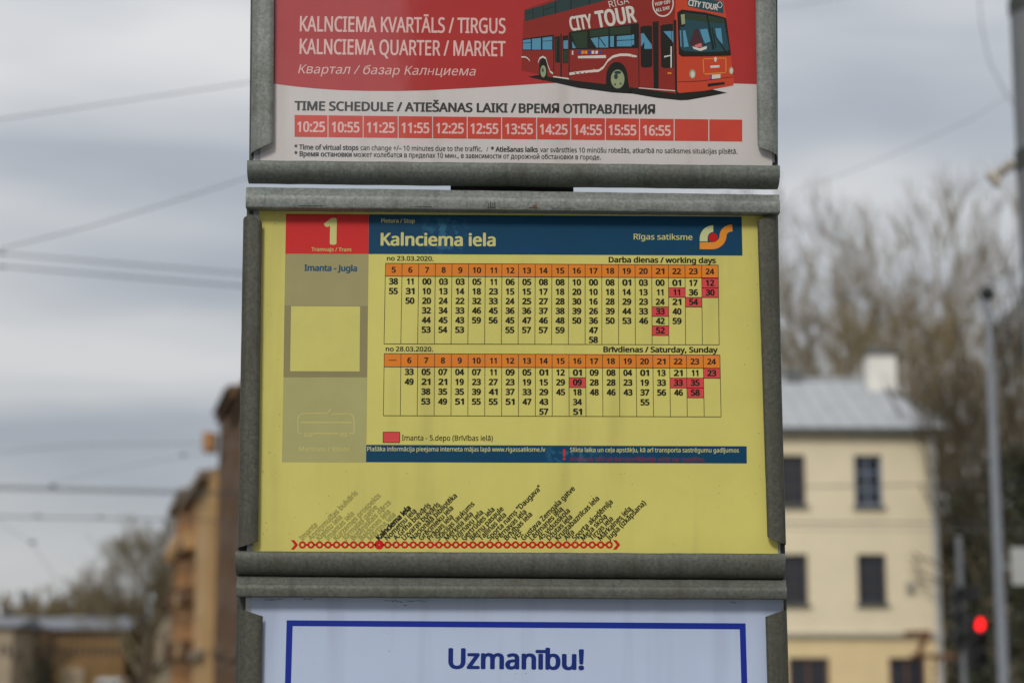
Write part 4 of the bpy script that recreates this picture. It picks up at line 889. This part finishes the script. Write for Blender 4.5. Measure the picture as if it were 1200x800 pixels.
bare_tree('bare_tree', 'bare tree close behind the boards, left of the white chimney', tb(945, 104), thgt(300, 945, 104), 9, 8, M['twiggrey'], 17, 5, .3, GR, .3, kids=3, twig=.0105)
bare_tree('bare_tree', 'bare brown tree just right of the cream house corner, behind the lamp post', tb(1135, 86), thgt(335, 1135, 86), 9, 14, M['twig'], 18, 5, .3, GR, .15, kids=3, twig=.0105)
bare_tree('ivy_covered_tree', 'dark bare tree with ivy clad trunk at the right edge beside the grey mast', tb(1205, 62), thgt(350, 1200, 62), 7.5, 23, M['twigdark'], 13, 5, .32, GR, .12, ivy=5000)
bare_tree('ivy_covered_tree', 'dense dark ivy clad tree between the cream house and the lamp post', tb(1142, 74), thgt(415, 1142, 74), 6.2, 31, M['twigdark'], 12, 5, .24, GR, .1, ivy=6000)
bare_tree('bare_tree', 'broad grey bare tree at the end of the street, beside the pale beige house', tb(166, 178), thgt(608, 160, 178), 8.6, 44, M['twiggrey'], 14, 5, .5, 'bare trees down the street', .12, twig=.012, ivy=0, kids=4)
bare_tree('dark_tree', 'small dark tree between the brown building and the long orange one', tb(49, 150), thgt(736, 49, 150), 3.2, 51, M['twigdark'], 10, 4, .2, 'bare trees down the street', .1, ivy=3500, twig=.02)
rn = random.Random(9)
hill = [(8, 712), (26, 708), (44, 700), (62, 698), (78, 692), (92, 690), (106, 688), (120, 692), (134, 697), (148, 704)]
pos = ['leftmost', 'second from the left', 'third from the left', 'fourth from the left', 'fifth from the left', 'sixth from the left', 'seventh from the left', 'eighth from the left', 'ninth from the left', 'rightmost']
for i, (x, y) in enumerate(hill):
    Y = 330 + rn.uniform(-15, 15)
    bare_tree('distant_tree', 'brown bare tree on the skyline above low roofs, %s of ten' % pos[i], tb(x, Y), thgt(y, x, Y), 9.5, 60 + i, M['twigdark'] if i % 2 else M['twig'], 12, 4, .4, 'distant trees above the low roofs', .1, twig=.06, kids=3)

# ------------------------------------------------------------------ masts, lights, signs
mY = 12.0
xm = P(1208, 0, mY).x; mtop = P(1200, -160, mY).z; rr = (P(1208, 100, mY).x - P(1179 + 4.5, 100, mY).x)
mt = thing('tram_mast', Vector((xm, mY, 0)), 'thick grey tram mast at the right edge of the view', 'mast')
MB().tube([(xm, mY, -.01), (xm, mY, mtop)], [rr * 1.06, rr], 24).build('shaft', M['mast'], mt)
z5 = P(1190, 8, mY).z; MB().tube([(xm, mY, z5 - .05), (xm, mY, z5 + .05)], rr + .012, 24).build('collar', M['post'], mt)
z6 = P(1190, 188, mY).z; MB().tube([(xm, mY, z6 - .07), (xm, mY, z6 + .07)], rr + .015, 24).build('clamp', M['post'], mt)
q = P(1186, 186, mY - .2); r_ = P(1160, 208, mY - .2)
ins = MB()
pa, pb = P(1188, 190, mY - .25), P(1168, 206, mY - .3)
o = MB().tube([pa, pb], .012, 6)
for k in range(4):
    c = pa.lerp(pb, (k + .6) / 4.4); o.tube([c, c + (pb - pa).normalized() * .016], .037, 12)
o.build('insulator', M['ceramic'], mt)
o = MB().tube([P(1156, 203, mY - .3), P(1163, 206, mY - .3), P(1171, 219, mY - .3)], [.026, .042, .03], 10); o.build('wire_clamp', M['ceramic'], mt)
def wire(px, t, label, m='wire', group='overhead tram wires', Y=None):
    pts = []
    for a in px:
        Yk = a[2] if len(a) > 2 else Y; pts.append(P(a[0], a[1], Yk))
    Ym = sum((a[2] if len(a) > 2 else Y) for a in px) / len(px); o = MB().tube(pts, t * Ym / F / 2, 6).build('overhead_wire', M[m])
    return tag(own(o), label, 'wire', group)
wire([(1168, 212), (1145, 246), (1110, 292), (1040, 378)], .75, 'thin steel rope running down left from the insulator on the thick mast', 'wire_grey', Y=mY)
wire([(1146, -20), (1150, 30), (1160, 75), (1180, 112), (1206, 150)], 1.5, 'thin cable hanging in a curve beside the top of the thick mast', 'wire_grey', Y=mY)
wire([(-60, 149), (0, 140), (290, 97), (420, 78)], 1.6, 'uppermost pale wire rising to the right in the left sky', 'wire_grey', Y=6)
wire([(-40, 302), (110, 264), (200, 237), (290, 208), (400, 172)], 1.7, 'sloping pale wire in the left sky, above the parallel pair', 'wire_grey', Y=6)
wire([(-300, 270), (0, 297), (280, 320), (620, 345)], 1.7, 'upper one of the two parallel level wires in the left sky', Y=14)
wire([(-300, 288), (0, 312), (280, 335), (620, 358)], 1.9, 'lower one of the two parallel level wires in the left sky', Y=14)
wire([(-300, 565), (0, 569.5), (240, 575.5), (620, 576), (1180, 566), (1500, 560)], 1.6, 'heavy dark level wire crossing in front of the brown house, upper of a close pair', Y=34)
wire([(-300, 570), (0, 572.5), (240, 578.5), (620, 579), (920, 577)], 1.9, 'heavy dark level wire crossing in front of the brown house, lower of a close pair', Y=34)
wire([(-300, 602), (0, 605), (280, 610), (620, 613), (1180, 612), (1500, 610)], 1.7, 'level wire below the heavy pair, crossing the upper wall of the cream house', 'wire', Y=30)
wire([(620, 617), (920, 619), (1180, 622), (1500, 624)], 1.1, 'lowest thin wire across the cream house between its two window rows', 'wire_grey', Y=30)
wire([(-60, 535), (0, 530), (90, 521), (300, 519)], 1.1, 'faint level wire high above the heavy pair on the left', 'wire_grey', Y=30)
wire([(60, 566), (90, 559), (130, 550), (290, 520)], .7, 'short faint wire slanting up just above the heavy pair', 'wire_grey', Y=30)
wire([(-20, 590), (0, 612), (38, 636), (62, 672), (84, 710)], .8, 'faint wire slanting down over the distant roofs at the left edge', 'wire_grey', Y=34)
wire([(900, 12), (985, -2), (1040, -12)], .9, 'faint wire in the top right sky beside the boards', 'wire_grey', Y=8)
wire([(940, 222), (1030, 188), (1135, 142), (1190, 108)], .9, 'faint wire slanting across the right sky towards the thick mast', 'wire_grey', Y=9)
for x, y, Y, l_ in ((3, 297, 14, 'dark wire fitting on the upper of the two parallel wires'), (3, 312.5, 14, 'dark wire fitting on the lower of the two parallel wires'), (215, 533, 30, 'grey wire connector hanging alone in the sky left of the brown house'),
                (62, 569.5, 34, 'small wire fitting on the heavy pair near the left'), (38, 635, 34, 'small fitting on the wire slanting over distant roofs'), (44, 604.5, 30, 'left hand fitting on the wire below the heavy pair'), (118, 606, 30, 'right hand fitting on the wire below the heavy pair')):
    c = P(x, y, Y); s_ = Y / F
    o = MB().tube([c - Vector((4.5 * s_, 0, 0)), c - Vector((2 * s_, 0, .0)), c + Vector((2 * s_, 0, 0)), c + Vector((4.5 * s_, 0, 0))], [.8 * s_, 2.0 * s_, 2.0 * s_, .8 * s_], 8)
    o.tube([c, c + Vector((0, 0, 2.6 * s_))], .9 * s_, 6)
    tag(own(o.build('wire_fitting', M['wire'] if Y != 30 else M['wire_grey'])), l_, 'wire fitting', 'fittings on the overhead wires')

lY = 20.0; xt = P(1157, 345, lY); 
lp = thing('lamp_post', Vector((xt.x, lY, 0)), 'slim pale grey lamp post with a dark round head in front of the trees', 'lamp post')
MB().tube([(xt.x, lY, -.01), (xt.x, lY, 2.2), (xt.x, lY, xt.z - .05)], [.062, .058, .036], 16).build('pole', M['lamppost'], lp)
hd = MB().tube([(xt.x, lY, xt.z - .07), (xt.x, lY, xt.z - .02), (xt.x, lY, xt.z + .05), (xt.x, lY, xt.z + .10)], [.04, .085, .085, .03], 16); hd.build('lamp_head', M['black'], lp)
sY = 19.6; a, b = P(1184, 641, sY), P(1232, 685, sY)
sg = thing('sign_plate', Vector(((a.x + b.x) / 2, sY, b.z)), 'blank pale grey plate fixed right of the lamp post, cut by the picture edge', 'sign')
MB().box(a.x, b.x, sY - .006, sY + .006, b.z, a.z).build('plate', M['platewhite'], sg)
MB().box(a.x - .08, b.x, sY + .007, sY + .03, (a.z + b.z) / 2 - .02, (a.z + b.z) / 2 + .02).build('bracket', M['lamppost'], sg)

tY = 30.0
tp = P(1130, 800, tY); tl_ = thing('traffic_light', Vector((tp.x, tY, 0)), 'traffic light showing red on a grey pole beside the cream house', 'traffic light')
tz = P(1128, 628, tY).z
MB().tube([(tp.x, tY, -.12), (tp.x, tY, tz)], .052, 14).build('pole', M['mast'], tl_)
def head(px0, px1, y0, y1, face_dx, lit):
    a, b = P(px0, y0, tY), P(px1, y1, tY); cx = (a.x + b.x) / 2; wd = abs(b.x - a.x) / 2; zt, zb = a.z, b.z; mb = MB()
    pts = [(cx - wd, zb + .05), (cx - wd + .05, zb), (cx + wd - .05, zb), (cx + wd, zb + .05), (cx + wd, zt - .05), (cx + wd - .05, zt), (cx - wd + .05, zt), (cx - wd, zt - .05)]
    h = mb.extr(pts, tY - .16, tY + .10).build('housing', M['black'], tl_)
    hh = (zt - zb) / 3
    for k in range(3):
        cz = zt - hh * (k + .5); ccx = cx + face_dx; r = min(hh * .34, .105)
        lz = MB(); vs = [(ccx + r * .72 * cos(2 * pi * j / 24), tY - .175, cz + r * sin(2 * pi * j / 24)) for j in range(24)]
        lz.add(vs + [(v[0], tY - .158, v[2]) for v in vs] , [list(range(24))] + [(j, (j + 1) % 24, (j + 1) % 24 + 24, j + 24) for j in range(24)])
        lz.build('lens', M['redlamp'] if k == lit else M['lensoff'], h, off=tuple(tl_.location), label='lit red lens' if k == lit else None)
        vz = MB(); arc_ = [(ccx + r * 1.0 * cos(R(t)), cz + r * 1.15 * sin(R(t))) for t in range(-10, 191, 20)]
        vz.add([(x, tY - .16, z) for x, z in arc_] + [(x, tY - .34, z - .01) for x, z in arc_], [(i, i + 1, i + 12, i + 11) for i in range(10)], True); vz.build('visor', M['black'], h, off=tuple(tl_.location))
head(1133, 1154, 721, 783, .03, 0)
head(1116, 1125, 684, 760, 0, None)
MB().box(P(1128, 690, tY).x, P(1147, 690, tY).x, tY - .05, tY - .01, P(1140, 704, tY).z, P(1140, 686, tY).z).build('mounting_arm', M['black'], tl_)

# white van far down the street, only its roof above the frame's lower edge
vY = 150.0; vc = P(127, 800, vY)
vn = thing('white_van', Vector((vc.x, vY, -.126)), 'white van far down the street, only its roof showing at the lower edge', 'van')
vx = vc.x; zt = P(127, 794, vY).z
MB().extr([(vx - .95, .3), (vx + .95, .3), (vx + .98, 1.2), (vx + .86, zt - .12), (vx + .7, zt), (vx - .7, zt), (vx - .86, zt - .12), (vx - .98, 1.2)], vY, vY + 5.0).build('body', M['vanwhite'], vn)
for s_ in (-1, 1):
    MB().box(vx + s_ * .42 - .32, vx + s_ * .42 + .32, vY - .02, vY - .003, 1.35, zt - .35).build('rear_window', M['glass'], vn)
    for yy in (vY + .9, vY + 4.0): MB().tube([(vx + s_ * .99, yy, .2), (vx + s_ * .78, yy, .2)], .33, 16).build('wheel', M['tyre'], vn)
